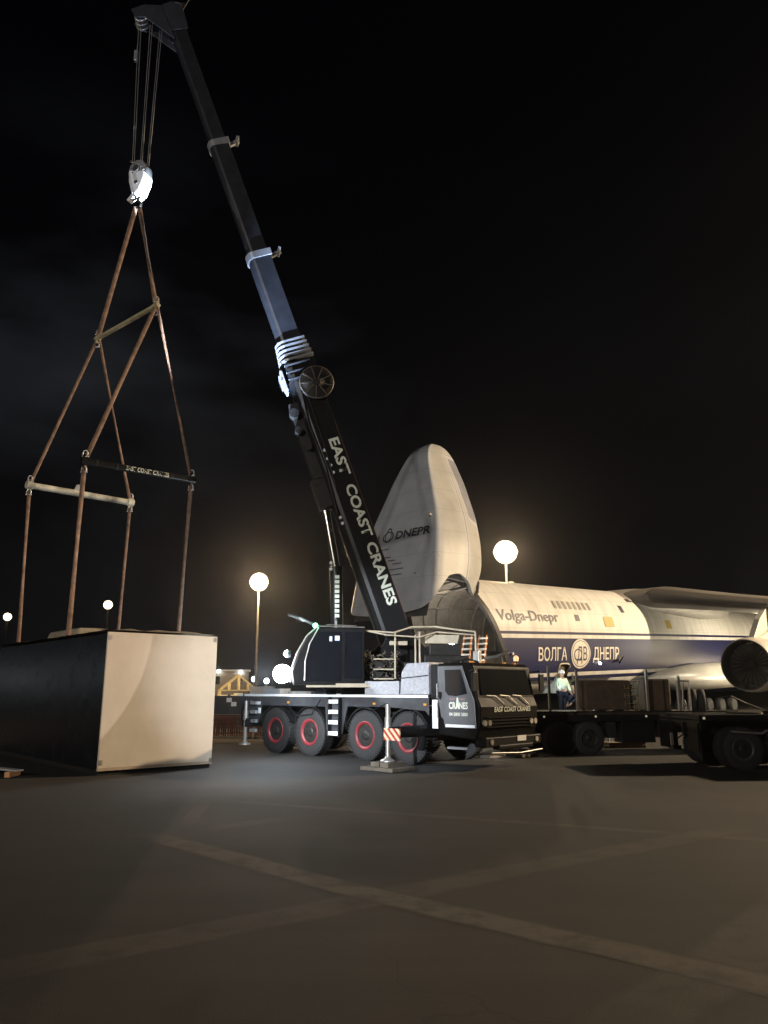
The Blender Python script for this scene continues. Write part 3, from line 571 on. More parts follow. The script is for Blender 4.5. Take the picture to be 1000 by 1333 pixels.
def shackle(p, parent):
    b = MB(); b.path([p+V((.07*sin(t), 0, .10*cos(t)-.02)) for t in [i*pi/5 for i in range(11)]], .022, 6); b.tube(p+V((-.1, 0, -.1)), p+V((.1, 0, -.1)), .02, None, 6); b.build('shackle', SILV, parent)
def spreader(a, c, r, m, label):
    o = MB(); d = (c-a).normalized(); o.tube(a-d*.12, c+d*.12, r, None, 18)
    o = tag(o.build('spreader_bar', m), label, 'spreader bar', 'spreader bars of the lifting gear')
    for p in (a, c):
        b = MB(); b.tube(p-d*.1, p+d*.1, r*1.25, None, 18); b.build('end_cap', m, o)
        b = MB(); b.bar(p-V((0, 0, .2)), p+V((0, 0, .2)), .12, .03); b.build('lug', m, o)
        shackle(p+V((0, 0, .24)), o); shackle(p-V((0, 0, .22)), o)
    return o
spreader(UF, UN, .075, mat('khaki_bar_paint', (.35, .30, .18), .6, 0, .4, 3), 'upper khaki spreader bar just under the hook slings')
sb = spreader(WHT[0], WHT[1], .105, mat('chipped_white_paint', (.62, .55, .45), .6, 0, .75, 1.6), 'chipped white spreader bar, the lower left of the three')
b = MB(); m_ = (WHT[0]+WHT[1])/2-V((.1, .1, 0)); b.prism([(-.16, .08), (.16, .08), (.05, .3), (-.05, .3)], -.02, .02);
for v in b.b.verts: v.co += m_
b.build('lifting_eye', mat('chipped_white_paint', (0, 0, 0)), sb)
sb = spreader(BLK[0], BLK[1], .10, BLACK, 'black spreader bar with cream lettering, the lower right one')
dB = (BLK[1]-BLK[0]).normalized(); nB = V((dB.y, -dB.x, 0)).normalized(); mB = BLK[0].lerp(BLK[1], .56)
text('bar_lettering', 'EAST COAST CRANES', .13, lambda x, y: mB+dB*x+V((0, 0, y-.065))+nB*(.104-.02*abs(y-.065)/.065), LETT, sb, .02, 1.32)
b = MB()
for i in range(3):
    p = BLK[0].lerp(BLK[1], (.1, .28, .8)[i]); b.tube(p-dB*.03, p+dB*.03, .112, None, 18)
b.build('joint_flange', DARK, sb)
# ------------------------------------------------------------------ the packed case
rz = math.atan2(.65, .76)
case = empty('packing_case', (-6.79, 19.1, 0), rz, 'huge packing case with pale end panel and glossy black side under slings', 'packing case')
W_, LN, H_ = 3.0, 9.8, 3.38
WRAP = mat('black_plastic_wrap', (.009, .009, .011), .24, 0, .3, 2, .4, 1.6, spec=.4)
END = mat('pale_end_board', (.64, .55, .44), .55, 0, .09, .9, .25, 2.2)
b = MB(); b.box(.0, .06, .06, LN, .12, H_-.04)
b.build('side_panel', WRAP, case)
b = MB(); b.box(W_-.06, W_, .06, LN, .12, H_-.04); b.box(.06, W_-.06, LN-.06, LN, .12, H_-.04); b.build('side_panel', WRAP, case)
b = MB(); b.box(0, W_, 0, .06, .10, H_); b.build('end_panel', END, case, .01)
b = MB(); b.box(.02, W_-.02, .062, LN-.02, .0, .118)
b.build('base_frame', DARK, case, .01)
b = MB(); rr = random.Random(9); nx, ny = 8, 26
vs = [(W_*i/nx*.99+.01, .07+(LN-.1)*j/ny, H_+.0+(.05+.09*rr.random()*(1 if 0 < i < nx and 0 < j < ny else .1))) for i in range(nx+1) for j in range(ny+1)]
b.add(vs, [(i*(ny+1)+j, i*(ny+1)+j+1, (i+1)*(ny+1)+j+1, (i+1)*(ny+1)+j) for i in range(nx) for j in range(ny)], True)
b.build('tarpaulin', mat('tan_tarpaulin', (.30, .25, .18), .6, 0, .25, 2, .4, 6), case)
b = MB(); b.prism([(.25, H_+.02), (1.35, H_+.02), (1.2, H_+.32), (.35, H_+.30)], 3.1, 5.6); b.build('top_cover', mat('tan_tarpaulin', (0, 0, 0)), case, .06)
b = MB()
for x, z in ((.06, 3.25), (.05, .3), (W_-.08, 3.3), (W_-.06, .2)): b.box(x-.03, x+.05, -.012, .0, z-.06, z+.05)
b.build('corner_bracket', SILV, case)
b = MB()
for x in [.25+.5*i for i in range(6)]:
    for z in (.2, 1.2, 2.3, 3.28): b.tube((x, -.004, z), (x, .0, z), .012, None, 6)
b.build('fixing_screw', SILV, case)
b = MB(); b.box(0, W_, -.012, -.001, .10, .17); b.build('end_batten', mat('grubby_end_board', (.42, .33, .24), .7), case)
# skid by the case
o = MB(); o.bar((-11.2, 20.7, .14), (-8.55, 18.9, .14), .22, .04); o = tag(o.build('wooden_skid', mat('pale_plank', (.42, .40, .37), .7), None, .005), 'pale plank on short bearers tinted as if lit orange beside the black case side', 'plank')
for p in ((-8.75, 19.02), (-9.9, 19.85)):
    b = MB(); b.box(p[0]-.06, p[0]+.06, p[1]-.28, p[1]+.28, 0, .12); b.build('bearer', mat('orange_lit_bearer', (.5, .26, .1), .6), o)  # orange light on the tips is put into the bearer colour
for i, (x, y, lb) in enumerate(((.1, 20.33, 'timber outrigger pad under the near front jack of the crane'), (4.0, 24.55, 'timber outrigger pad under the far front jack of the crane'))):
    o = MB(); 
    for k in range(4): o.box(-.55, .55, -.44+.22*k, -.235+.22*k, .012, .10)
    for k in range(2): o.box(-.3+.32*k, -.02+.32*k, -.32, .32, .101, .215)
    o = tag(o.build('outrigger_pad', mat('grimy_timber', (.12, .10, .075), .8, 0, .35, 5, .3), None, .008), lb, 'outrigger pad', 'timber pads under the outriggers'); o.location = (x, y, 0); o.rotation_euler = (0, 0, R(-43))
# ------------------------------------------------------------------ haze (added volume; its lamp halos stand in for lens bloom)
HAZE_D = .00024
b = MB(); b.box(-160, 170, -60, 260, -1, 48); hz = b.build('haze', bpy.data.materials.new('haze'))
hm = hz.data.materials[0]; hm.use_nodes = True; hm.node_tree.nodes.clear()
pv = hm.node_tree.nodes.new('ShaderNodeVolumePrincipled'); ho = hm.node_tree.nodes.new('ShaderNodeOutputMaterial')
pv.inputs['Color'].default_value = (.85, .86, .9, 1); pv.inputs['Density'].default_value = HAZE_D; pv.inputs['Anisotropy'].default_value = .90
hm.node_tree.links.new(pv.outputs[0], ho.inputs['Volume']); struct(hz, 'stuff')
# ------------------------------------------------------------------ cargo aircraft
ac = empty('cargo_aircraft', (3.94, 50.67, 0), 0, 'huge white and blue cargo aircraft with its nose section raised open', 'aircraft')
ac.rotation_mode = 'XYZ'; ac.matrix_world = M.Translation((3.94, 50.67, 0)) @ M.Rotation(R(43), 4, 'Z') @ M.Rotation(-math.atan(.037), 4, 'Y')
AM = ac.matrix_world.copy()
NAVY = (.016, .018, .070)
def livery(name, white=(.72, .705, .66)):
    m = bpy.data.materials.new(name); m.use_nodes = True; t = m.node_tree; bs = t.nodes['Principled BSDF']; n_ = t.nodes.new; l_ = t.links.new
    tcn = n_('ShaderNodeTexCoord'); s_ = n_('ShaderNodeSeparateXYZ'); l_(tcn.outputs['Object'], s_.inputs[0])
    cur = None
    def zone(lo, hi):
        a = n_('ShaderNodeMath'); a.operation = 'GREATER_THAN'; a.inputs[1].default_value = lo; l_(s_.outputs[2], a.inputs[0])
        c = n_('ShaderNodeMath'); c.operation = 'LESS_THAN'; c.inputs[1].default_value = hi; l_(s_.outputs[2], c.inputs[0])
        d = n_('ShaderNodeMath'); d.operation = 'MULTIPLY'; l_(a.outputs[0], d.inputs[0]); l_(c.outputs[0], d.inputs[1]); return d
    tot = None
    for z in ((2.80, 5.10), (5.36, 5.54), (2.30, 2.55)):
        d = zone(*z)
        if tot is None: tot = d
        else:
            q_ = n_('ShaderNodeMath'); q_.operation = 'MAXIMUM'; l_(tot.outputs[0], q_.inputs[0]); l_(d.outputs[0], q_.inputs[1]); tot = q_
    nn = n_('ShaderNodeTexNoise'); nn.inputs['Scale'].default_value = .8; nn.inputs['Detail'].default_value = 8
    mpp = n_('ShaderNodeMapping'); mpp.inputs['Scale'].default_value = (2.2, 1, .35); l_(tcn.outputs['Object'], mpp.inputs[0]); l_(mpp.outputs[0], nn.inputs[0])
    r = n_('ShaderNodeValToRGB'); l_(nn.outputs[0], r.inputs[0]); r.color_ramp.elements[0].position = .3; r.color_ramp.elements[1].position = .62
    r.color_ramp.elements[0].color = tuple(c*.80 for c in white)+(1,); r.color_ramp.elements[1].color = white+(1,)
    mx = n_('ShaderNodeMixRGB'); l_(tot.outputs[0], mx.inputs[0]); l_(r.outputs[0], mx.inputs[1]); mx.inputs[2].default_value = NAVY+(1,)
    # panel joints
    br = n_('ShaderNodeTexBrick'); br.inputs['Scale'].default_value = 1; br.inputs['Brick Width'].default_value = 2.4; br.inputs['Row Height'].default_value = 1.15; br.inputs['Mortar Size'].default_value = .012
    cb = n_('ShaderNodeCombineXYZ'); l_(s_.outputs[0], cb.inputs[0]); l_(s_.outputs[2], cb.inputs[1]); l_(cb.outputs[0], br.inputs[0])
    m3 = n_('ShaderNodeMixRGB'); m3.blend_type = 'MULTIPLY'; l_(br.outputs['Fac'], m3.inputs[0]); l_(mx.outputs[0], m3.inputs[1]); m3.inputs[2].default_value = (.72, .70, .68, 1)
    l_(m3.outputs[0], bs.inputs['Base Color']); bs.inputs['Roughness'].default_value = .45; bs.inputs['Specular IOR Level'].default_value = .22
    bn = n_('ShaderNodeBump'); bn.inputs['Strength'].default_value = .12; bn.inputs['Distance'].default_value = .03; l_(nn.outputs[0], bn.inputs['Height']); l_(bn.outputs[0], bs.inputs['Normal'])
    return m
LIV = livery('aircraft_livery'); PLAIN = mat('aircraft_white', (.70, .67, .60), .34, 0, .12, .7)
NAVYM = mat('navy_paint', NAVY, .4, 0, .1, 3); ACGREY = mat('aircraft_grey', (.30, .29, .27), .45, 0, .15, .9)
INT = mat('hold_lining', (.17, .155, .135), .6, .1, .35, 1.2); INTD = mat('nose_structure', (.085, .09, .085), .6, .2, .45, 1.1)
def fsec(t, k=1.0, w_=3.65, zc=5.2, up=4.0, dn=3.9, n=72):
    o = []
    for i in range(n):
        a = 2*pi*i/n; cc, ss = cos(a), sin(a); p = 2.15 if ss > 0 else 2.9
        y = w_*k*math.copysign(abs(cc)**(2/p), cc); z = zc+(up if ss > 0 else dn)*k*math.copysign(abs(ss)**(2/p), ss)
        o.append((t, y, z))
    return o
def rake(t, z, L_=6.0):    # the open front end leans aft below the hinge
    t0 = max(0, 7.7-z)*.50 if z > 3 else 2.35
    return t0+t*(1-t0/L_) if t < L_ else t
def rk(sec): return [(rake(x, z), y, z) for x, y, z in sec]
def side_n(z):   # half width of the fuselage at height z
    zz = (z-5.2)/(4.0 if z > 5.2 else 3.9); p = 2.15 if z > 5.2 else 2.9
    return 3.65*(max(0, 1-abs(zz)**p))**(1/p)
D0, D1, DZ0, DZ1 = 7.8, 9.1, 1.45, 3.36
ts = [0, .5, 2, 4, 6, D0, D1, 11, 14, 18, 22, 26, 30, 34, 38, 42, 46, 50, 54, 58, 62, 66, 70]
rings = []
for t in ts:
    k = 1 if t <= 46 else max(.12, 1-((t-46)/24)**1.5*.88)
    rings.append(rk(fsec(t, k, zc=5.2+(1-k)*3.2)))
b = MB(); n = 72; vs = [p for r_ in rings for p in r_]; fs = []
for j in range(len(rings)-1):
    for i in range(n):
        q_ = [rings[j][i], rings[j][(i+1) % n]]; zc = (q_[0][2]+q_[1][2])/2
        if abs(ts[j]-D0) < .01 and q_[0][1] < 0 and DZ0 < zc < DZ1: continue
        fs.append((j*n+i, j*n+(i+1) % n, (j+1)*n+(i+1) % n, (j+1)*n+i))
b.add(vs, fs, True); b.add(rings[-1], [tuple(range(n))]); fus = b.build('fuselage', LIV, ac)
b = MB(); b.loft([rk(fsec(.01, 1.0)), rk(fsec(0, .955))], cap=False, smooth=False); b.loft([rk(fsec(-.1, 1.004)), rk(fsec(.35, 1.008))], cap=False); b.loft([rk(fsec(-.1, 1.004)), rk(fsec(-.1, .94))], cap=False, smooth=False); b.build('opening_frame', DARK, ac)
b = MB(); b.loft([rk(fsec(0, .955)), fsec(15, .955)], cap=False); b.add(fsec(15, .955), [tuple(range(n))]); b.add([(0, -3.2, 2.3), (15, -3.2, 2.3), (15, 3.2, 2.3), (0, 3.2, 2.3)], [(0, 1, 2, 3)]); hold = b.build('cargo_hold', INT, ac)
b = MB()
for t in (1.2, 2.6, 4.0, 5.4, 6.8, 8.2, 9.6, 11, 12.4): b.loft([rk(fsec(t, .954)), rk(fsec(t, .925)), rk(fsec(t+.14, .925)), rk(fsec(t+.14, .954))], cap=False, smooth=False)
for y, z in ((2.6, 7.4), (3.2, 6.0), (3.3, 4.4), (2.0, 8.2)): b.box(.1, 14, y, y+.1, z, z+.08)
b.build('frame_rib', mat('hold_rib', (.15, .14, .12), .6), hold)
b = MB(); b.box(.3, 13, 2.2, 3.2, 2.31, 4.1); b.box(3, 3.2, -2.6, -2.4, 2.3, 7.6); b.build('hold_equipment', mat('hold_equipment', (.24, .20, .14), .7, 0, .5, 2), hold)
# crew door with the room behind it
yd = -3.45
b = MB(); b.hexa([(D0-.1, -3.3, DZ0), (D1+.6, -3.3, DZ0), (D1+.6, -1.6, DZ0), (D0-.1, -1.6, DZ0), (D0-.1, -3.3, DZ1), (D1+.6, -3.3, DZ1), (D1+.6, -1.6, DZ1), (D0-.1, -1.6, DZ1)])
bmesh.ops.delete(b.b, geom=[f for f in b.b.faces if all(abs(v.co.y+3.3) < .01 for v in f.verts)], context='FACES_ONLY')
door = b.build('crew_door', mat('doorway_lining', (.5, .55, .48), .5, 0, .2, 4), ac)
b = MB(); pth = []
for (t, z) in ((D0+.1, DZ0), (D0, DZ0+.15), (D0, DZ1-.2), (D0+.08, DZ1-.03), (D0+.25, DZ1+.03), (D1-.25, DZ1+.03), (D1-.08, DZ1-.03), (D1, DZ1-.2), (D1, DZ0+.15), (D1-.1, DZ0), (D0+.1, DZ0)): pth.append((t, -side_n(z)-.01, z))
b.path(pth, .05, 8); b.build('door_frame', mat('worn_cream_paint', (.6, .55, .45), .5), door)
b = MB(); b.box(D0+.2, D1+.1, -1.9, -1.7, DZ1-.35, DZ1-.2); b.build('ceiling_lamp', lit('doorway_lamp_glow', (.85, 1, .88), 6), door)
lamp('doorway_light', AM @ V(((D0+D1)/2+.1, -2.5, DZ1-.25)), 1800, (.88, 1, .9), .12)
lamp('under_wing_fill', AM @ V((40, -9.5, .3)), 3200, (1, .82, .55), .2)  # these two lamps are added out of view to brighten the lower fuselage
lamp('under_wing_fill', AM @ V((31.2, -9.6, 4.3)), 1900, (1, .86, .62), .15)
lamp('hold_light', AM @ V((2.2, -.8, 7.6)), 420, (1, .90, .74), .3)
lamp('hold_light', AM @ V((-2.2, -.5, 3.6)), 240, (1, .95, .9), .2)
# fuselage lettering, emblem, windows, small fittings
def on_side(t, z, off=.03): return V((t, -side_n(z)-off, z))
FT = mat('navy_lettering', (.03, .03, .06), .5)
LW = mat('white_lettering', (.70, .66, .60), .5)
text('fuselage_lettering', 'Volga-Dnepr', .70, lambda x, y: on_side(4.75+x, 6.25+y), FT, fus, .012, 6.7)
text('fuselage_lettering', 'ВОЛГА', .80, lambda x, y: on_side(7.0+x, 3.62+y*1.08), LW, fus, .012, 3.3)
text('fuselage_lettering', 'ДНЕПР', .80, lambda x, y: on_side(13.7+x, 3.62+y*1.08), LW, fus, .012, 3.5)
def disc(name, cx, cz, rx, rz_, m, par, off, r0=0):
    b = MB(); k = 48; rs = [r0+(1-r0)*i/4 for i in range(5)]
    vs = [on_side(cx+rx*r_*cos(2*pi*i/k), cz+rz_*r_*sin(2*pi*i/k), off) for r_ in [max(r_, .001) for r_ in rs] for i in range(k)]
    b.add(vs, [(j*k+i, j*k+(i+1) % k, (j+1)*k+(i+1) % k, (j+1)*k+i) for j in range(4) for i in range(k)]); return b.build(name, m, par)
em = disc('emblem', 10.35, 4.05, 1.22, 1.02, LW, fus, .028)
disc('emblem_ring', 10.35, 4.05, 1.10, .92, FT, em, .034, .95)
disc('emblem_letter', 9.98, 3.98, .50, .42, FT, em, .036, .78)
text('emblem_letter', 'ДВ', .95, lambda x, y: on_side(10.5+x, 3.58+y, .038), FT, em, .01, 1.25)
def patch(name, t0, t1, z0, z1, m, par=fus, off=.03):
    b = MB(); k = 4; vs = [on_side(t, z0+(z1-z0)*i/k, off) for i in range(k+1) for t in (t0, t1)]
    b.add(vs, [(2*i, 2*i+1, 2*i+3, 2*i+2) for i in range(k)]); return b.build(name, m, par)
patch('vent', 10.2, 10.7, 6.35, 6.8, FT); patch('yellow_panel', 13.9, 15.2, 6.0, 6.75, mat('yellow_panel_paint', (.45, .33, .07), .5)); patch('yellow_panel', 23.3, 24.2, 6.0, 6.7, mat('yellow_panel_paint', (0, 0, 0)))
patch('vent', 19.0, 19.9, 8.1, 8.35, FT); patch('vent', 16.9, 17.4, 7.15, 7.7, FT)
for i in range(8): patch('rivet_plate', 8.1+.62*i, 8.42+.62*i, 7.2, 7.75, ACGREY)
for i in range(9): patch('cabin_window', 36.0+.9*i, 36.4+.9*i, 4.6, 5.1, mat('cabin_window', (.25, .24, .22), .4))
b = MB(); p0 = on_side(12.7, 3.35); b.sphere(p0+V((0, -.12, 0)), .10, 8); b.build('marker_lamp', lit('marker_glow', (1, .93, .8), 9), fus)
b = MB(); b.path([on_side(14.6, 3.4), on_side(14.9, 3.6)+V((0, -.3, 0)), on_side(15.6, 3.9)+V((0, -.3, 0)), on_side(15.6, 3.3)], .05, 6); b.build('probe', DARK, fus)
b = MB(); b.sphere((1.9, -.6, 9.15), .14, 8); b.prism([(7.2, 9.15), (7.9, 9.15), (7.75, 9.35), (7.45, 9.36)], -.1, .1); b.build('antenna', PLAIN, fus)
for t in (1.5, 2.5):
    b = MB(); b.tube(on_side(t-.0, 4.1), on_side(t, 4.1)+V((0, -.1, 0)), .09); b.build('sensor', SILV, fus)
# wing, fairing, engines
def foil(t0, y, zt, ch, th, n=14, x0=0, x1=1, grow=0):
    up, lo = [], []
    for i in range(n+1):
        x = x0+(x1-x0)*(1-cos(pi*i/n*.5)) if x0 == 0 else x0+(x1-x0)*i/n
        f = 2.969*sqrt(max(x, 1e-9))*.5-.63*x-1.758*x*x+1.4215*x**3-.5075*x**4
        up.append((t0+x*ch-grow, y, zt-th*.45+f*th*1.05*.9+grow)); lo.append((t0+x*ch-grow, y, zt-th*.45-f*th*.95-grow))
    return up+lo[::-1][:-1]
def wing(s):
    st = [(2.0, 19.5, 9.35, 15.5, 2.1), (3.7, 20.6, 9.45, 14.2, 1.9), (8, 23.2, 8.62, 12.2, 1.6), (14, 26.9, 7.6, 10.0, 1.3), (24, 33, 6.3, 7.4, .9), (36, 40.5, 4.9, 4.2, .45)]
    b = MB(); b.loft([foil(t0, s*y, zt, ch, th) for y, t0, zt, ch, th in st], smooth=True); wg = b.build('wing', mat('wing_skin', (.17, .16, .145), .45, 0, .2, .5), ac)
    b = MB(); b.loft([foil(t0-.03, s*y, zt, ch, th, 8, 0, .07, .015) for y, t0, zt, ch, th in st[1:]]); b.build('leading_edge', mat('leading_edge_metal', (.09, .085, .08), .4, .2, .1, 2), wg)
    for i in range(5):
        y = 8+i*4.6; t0 = 23.2+(y-8)*.62; b = MB(); b.loft([[(t0+9-1.0*(y-8)/8+dx, s*y+r_*cos(a), 7.3-.13*(y-8)+.55*r_*sin(a)) for a in [k*pi/4 for k in range(8)]] for dx, r_ in ((-3, .05), (-2, .3), (0, .42), (2.5, .3), (4, .05))]); b.build('flap_fairing', PLAIN, wg)
    return wg
wing(-1); wing(1)
b = MB(); b.loft([[(t, 3.9*k*cos(a), 8.0+1.75*k*sin(a)) for a in [i*pi/16 for i in range(32)]] for t, k in ((17.5, .45), (19, .62), (21, .76), (24, .92), (30, 1.06), (35, 1.0), (39, .6), (41, .2))]); b.build('wing_root_fairing', mat('fairing_skin', (.26, .25, .23), .5, 0, .2, .6), ac)
def engine(s, t, y, z):
    b = MB(); b.lathe([(.0, 1.80), (.12, 1.88), (.6, 1.96), (1.8, 2.0), (3.4, 1.9), (4.8, 1.6), (5.6, 1.25), (6.6, .7), (7.3, .25)], (t, s*y, z), 'x', 48, cap=False); en = b.build('engine', mat('nacelle_paint', (.55, .52, .47), .4, 0, .12, 1), ac)
    b = MB(); b.lathe([(.02, 1.82), (-.05, 1.78), (-.03, 1.72), (.1, 1.66), (1.2, 1.60)], (t, s*y, z), 'x', 48, cap=False); b.build('intake_lip', mat('dark_intake_lip', (.035, .032, .03), .5, .3), en)
    b = MB(); b.lathe([(1.15, 1.61), (1.16, .01)], (t, s*y, z), 'x', 48)
    for i in range(24):
        a = 2*pi*i/24; r0, r1 = .4, 1.56
        b.add([(t+1.0, s*y+r0*cos(a), z+r0*sin(a)), (t+1.12, s*y+r0*cos(a+.2), z+r0*sin(a+.2)), (t+1.12, s*y+r1*cos(a+.14), z+r1*sin(a+.14)), (t+.95, s*y+r1*cos(a), z+r1*sin(a))], [(0, 1, 2, 3)])
    b.build('fan', mat('fan_metal', (.02, .018, .017), .6, .3), en)
    b = MB(); b.lathe([(.45, .02), (.6, .2), (1.0, .4), (1.1, .42)], (t, s*y, z), 'x', 24); b.build('spinner', mat('fan_metal', (0, 0, 0)), en)
    b = MB(); b.prism([(t+1.0, z+1.5), (t+5.2, z+1.2), (t+9.5, z+4.2), (t+9.0, 7.1-.13*(y-8)), (t+4.6, 7.6-.13*(y-8)), (t+3.0, 6.6-.1*(y-8))], s*y-.22, s*y+.22); b.build('pylon', PLAIN, en, .08)
for s in (-1, 1):
    engine(s, 20.6, 10.75, 2.95); engine(s, 26.8, 19.6, 2.6)
    b = MB(); b.loft([[(t, s*(3.1+1.35*k*cos(a)), 2.0+1.15*k*sin(a)) for a in [i*pi/12 for i in range(24)]] for t, k in ((20, .1), (22, .5), (25, .85), (28, 1), (40, 1), (43, .7), (45.5, .1))]); gf = b.build('gear_fairing', PLAIN, ac)
    for i in range(5):
        b = MB(); b.lathe([(-.24, .35), (-.26, .55), (-.15, .63), (.15, .63), (.26, .55), (.24, .35)], (24.5+2.4*i, s*3.6, .64-.037*(24.5+2.4*i)), 'y', 28); b.build('wheel', RUB, ac)
for s in (-1, 1):
    b = MB(); b.lathe([(-.2, .3), (-.22, .45), (-.1, .55), (.1, .55), (.22, .45), (.2, .3)], (1.6, s*.6, .53), 'y', 24); b.build('wheel', RUB, ac)
b = MB(); b.tube((1.6, 0, .55), (1.6, 0, 1.6), .14); b.tube((1.6, -.6, .53), (1.6, .6, .53), .08); b.build('nose_gear_leg', SILV, ac)
b = MB(); b.prism([(62, 10.0), (70, 10.0), (77, 20.5), (72, 20.5)], -.25, .25); b.build('tail_fin', NAVYM, ac, .1)
b = MB(); b.hexa([(0.05, -2.9, 2.1), (0.05, 2.9, 2.1), (-8.5, 2.7, .32), (-8.5, -2.7, .32), (.05, -2.9, 2.3), (.05, 2.9, 2.3), (-8.5, 2.7, .42), (-8.5, -2.7, .42)]); b.build('loading_ramp', ACGREY, ac)
# raised nose (visor)
TB = [(6.2, -5.1, .2, 3.75), (7.2, -4.9, .9, 3.78), (8.3, -4.6, 1.7, 3.78), (9.6, -4.3, 2.45, 3.68), (11, -3.9, 2.65, 3.48), (12.2, -3.5, 2.67, 3.15), (13.15, -3.2, 2.64, 2.82), (14.4, -2.82, 2.5, 2.28), (15.3, -2.55, 2.35, 1.9), (16, -2.3, 2.16, 1.58), (16.6, -2.06, 1.95, 1.3), (17.1, -1.82, 1.75, 1.08), (17.5, -1.58, 1.5, .9), (17.8, -1.3, 1.22, .74), (18.05, -.95, .9, .55), (18.2, -.55, .55, .34), (18.28, -.2, .25, .12)]
def vdim(z):
    z = max(TB[0][0], min(TB[-1][0], z))
    for k_ in range(len(TB)-1):
        a, c = TB[k_], TB[k_+1]
        if z <= c[0]:
            p0, p3 = TB[max(0, k_-1)], TB[min(len(TB)-1, k_+2)]; f = (z-a[0])/(c[0]-a[0]); o = []
            for i in (1, 2, 3):
                h_ = c[0]-a[0]; m0 = (c[i]-p0[i])/(c[0]-p0[0])*h_; m1 = (p3[i]-a[i])/(p3[0]-a[0])*h_
                o.append((2*f**3-3*f*f+1)*a[i]+(f**3-2*f*f+f)*m0+(-2*f**3+3*f*f)*c[i]+(f**3-f*f)*m1)
            return o
def vsec(j, z, k=1.0):
    tf, tcx, w_ = vdim(z); kind, u_ = j; tm = tf+.34*(tcx-tf); cx = (tf+tcx)/2
    rc = .42*w_/3.75; r0 = max(0, (abs(u_)-.78)/.22)
    if kind == 'f': t, y = tf-.22*w_/3.7*(1-u_*u_)+rc*(1-sqrt(max(0, 1-r0*r0))), w_*.97*u_
    elif kind == 's': t, y = tf+rc+(tm-tf-rc)*abs(u_), math.copysign(w_*(.97+.03*abs(u_)), u_)
    else: t, y = tm+(tcx-tm)*cos(u_), w_*sin(u_)
    return V((cx+(t-cx)*k, y*k, z))
cols = [('f', u_) for u_ in (-1, -.97, -.93, -.89, -.84, -.78, -.6, -.4, -.2, 0, .2, .4, .6, .78, .84, .89, .93, .97, 1)]+[('s', .25), ('s', .5), ('s', .8)]+[('c', pi/2-pi*i/60) for i in range(61)]+[('s', -.8), ('s', -.5), ('s', -.25)]
def zrim(t, y):
    pts = [(-6, 6.3), (-5.0, 6.3), (-4.3, 7.4), (-3.4, 8.75), (-2.6, 8.95), (-1.6, 8.5), (-.7, 7.9), (.3, 7.7), (.7, 8.8), (1.2, 9.45), (4, 9.5)]
    for a, c in zip(pts, pts[1:]):
        if t <= c[0]: return a[1]+(c[1]-a[1])*(t-a[0])/(c[0]-a[0])
    return 9.5
def vgrid(k, dz=0, rows=30):
    g_ = []
    for r_ in range(rows+1):
        row = []
        for j in cols:
            p = vsec(j, 8.2); zr = zrim(p.x, p.y)+dz; s_ = r_/rows; z = zr+(18.27-(1-k)*6-zr)*(1-(1-s_)**1.35)
            row.append(vsec(j, z, k))
        g_.append(row)
    return g_
G1 = vgrid(1); b = MB(); nr, nc = len(G1), len(cols)
b.add([p for r_ in G1 for p in r_], [(r_*nc+c, r_*nc+(c+1) % nc, (r_+1)*nc+(c+1) % nc, (r_+1)*nc+c) for r_ in range(nr-1) for c in range(nc)]+[tuple((nr-1)*nc+c for c in range(nc))], True)
# livery mask on the nose, navy cut short for glare: 0 plain, 1 navy, .5 grey belly
nm = bpy.data.materials.new('nose_livery'); nm.use_nodes = True; t_ = nm.node_tree; bs_ = t_.nodes['Principled BSDF']
at = t_.nodes.new('ShaderNodeAttribute'); at.attribute_name = 'livery_glare_mask'; rp = t_.nodes.new('ShaderNodeValToRGB'); rp.color_ramp.interpolation = 'LINEAR'
t_.links.new(at.outputs['Fac'], rp.inputs[0]); ee = rp.color_ramp.elements; ee[0].position = 0; ee[0].color = (.46, .455, .44, 1); ee[1].position = 1; ee[1].color = (.05, .05, .10, 1)
q = ee.new(.5); q.color = (.58, .60, .64, 1)
nn_ = t_.nodes.new('ShaderNodeTexNoise'); nn_.inputs['Scale'].default_value = .7; nn_.inputs['Detail'].default_value = 8; tcn_ = t_.nodes.new('ShaderNodeTexCoord'); t_.links.new(tcn_.outputs['Object'], nn_.inputs[0])
mr_ = t_.nodes.new('ShaderNodeMapRange'); t_.links.new(nn_.outputs[0], mr_.inputs[0]); mr_.inputs[1].default_value = .3; mr_.inputs[2].default_value = .7; mr_.inputs[3].default_value = .82; mr_.inputs[4].default_value = 1.05
mm_ = t_.nodes.new('ShaderNodeMixRGB'); mm_.blend_type = 'MULTIPLY'; mm_.inputs[0].default_value = 1; t_.links.new(rp.outputs[0], mm_.inputs[1]); t_.links.new(mr_.outputs[0], mm_.inputs[2])
sx_ = t_.nodes.new('ShaderNodeSeparateXYZ'); t_.links.new(tcn_.outputs['Object'], sx_.inputs[0]); cx_ = t_.nodes.new('ShaderNodeCombineXYZ'); ax_ = t_.nodes.new('ShaderNodeMath'); t_.links.new(sx_.outputs[0], ax_.inputs[0]); t_.links.new(sx_.outputs[1], ax_.inputs[1]); t_.links.new(ax_.outputs[0], cx_.inputs[0]); t_.links.new(sx_.outputs[2], cx_.inputs[1])
bk_ = t_.nodes.new('ShaderNodeTexBrick'); bk_.inputs['Scale'].default_value = 1; bk_.inputs['Brick Width'].default_value = 2.1; bk_.inputs['Row Height'].default_value = 1.45; bk_.inputs['Mortar Size'].default_value = .012; t_.links.new(cx_.outputs[0], bk_.inputs[0])
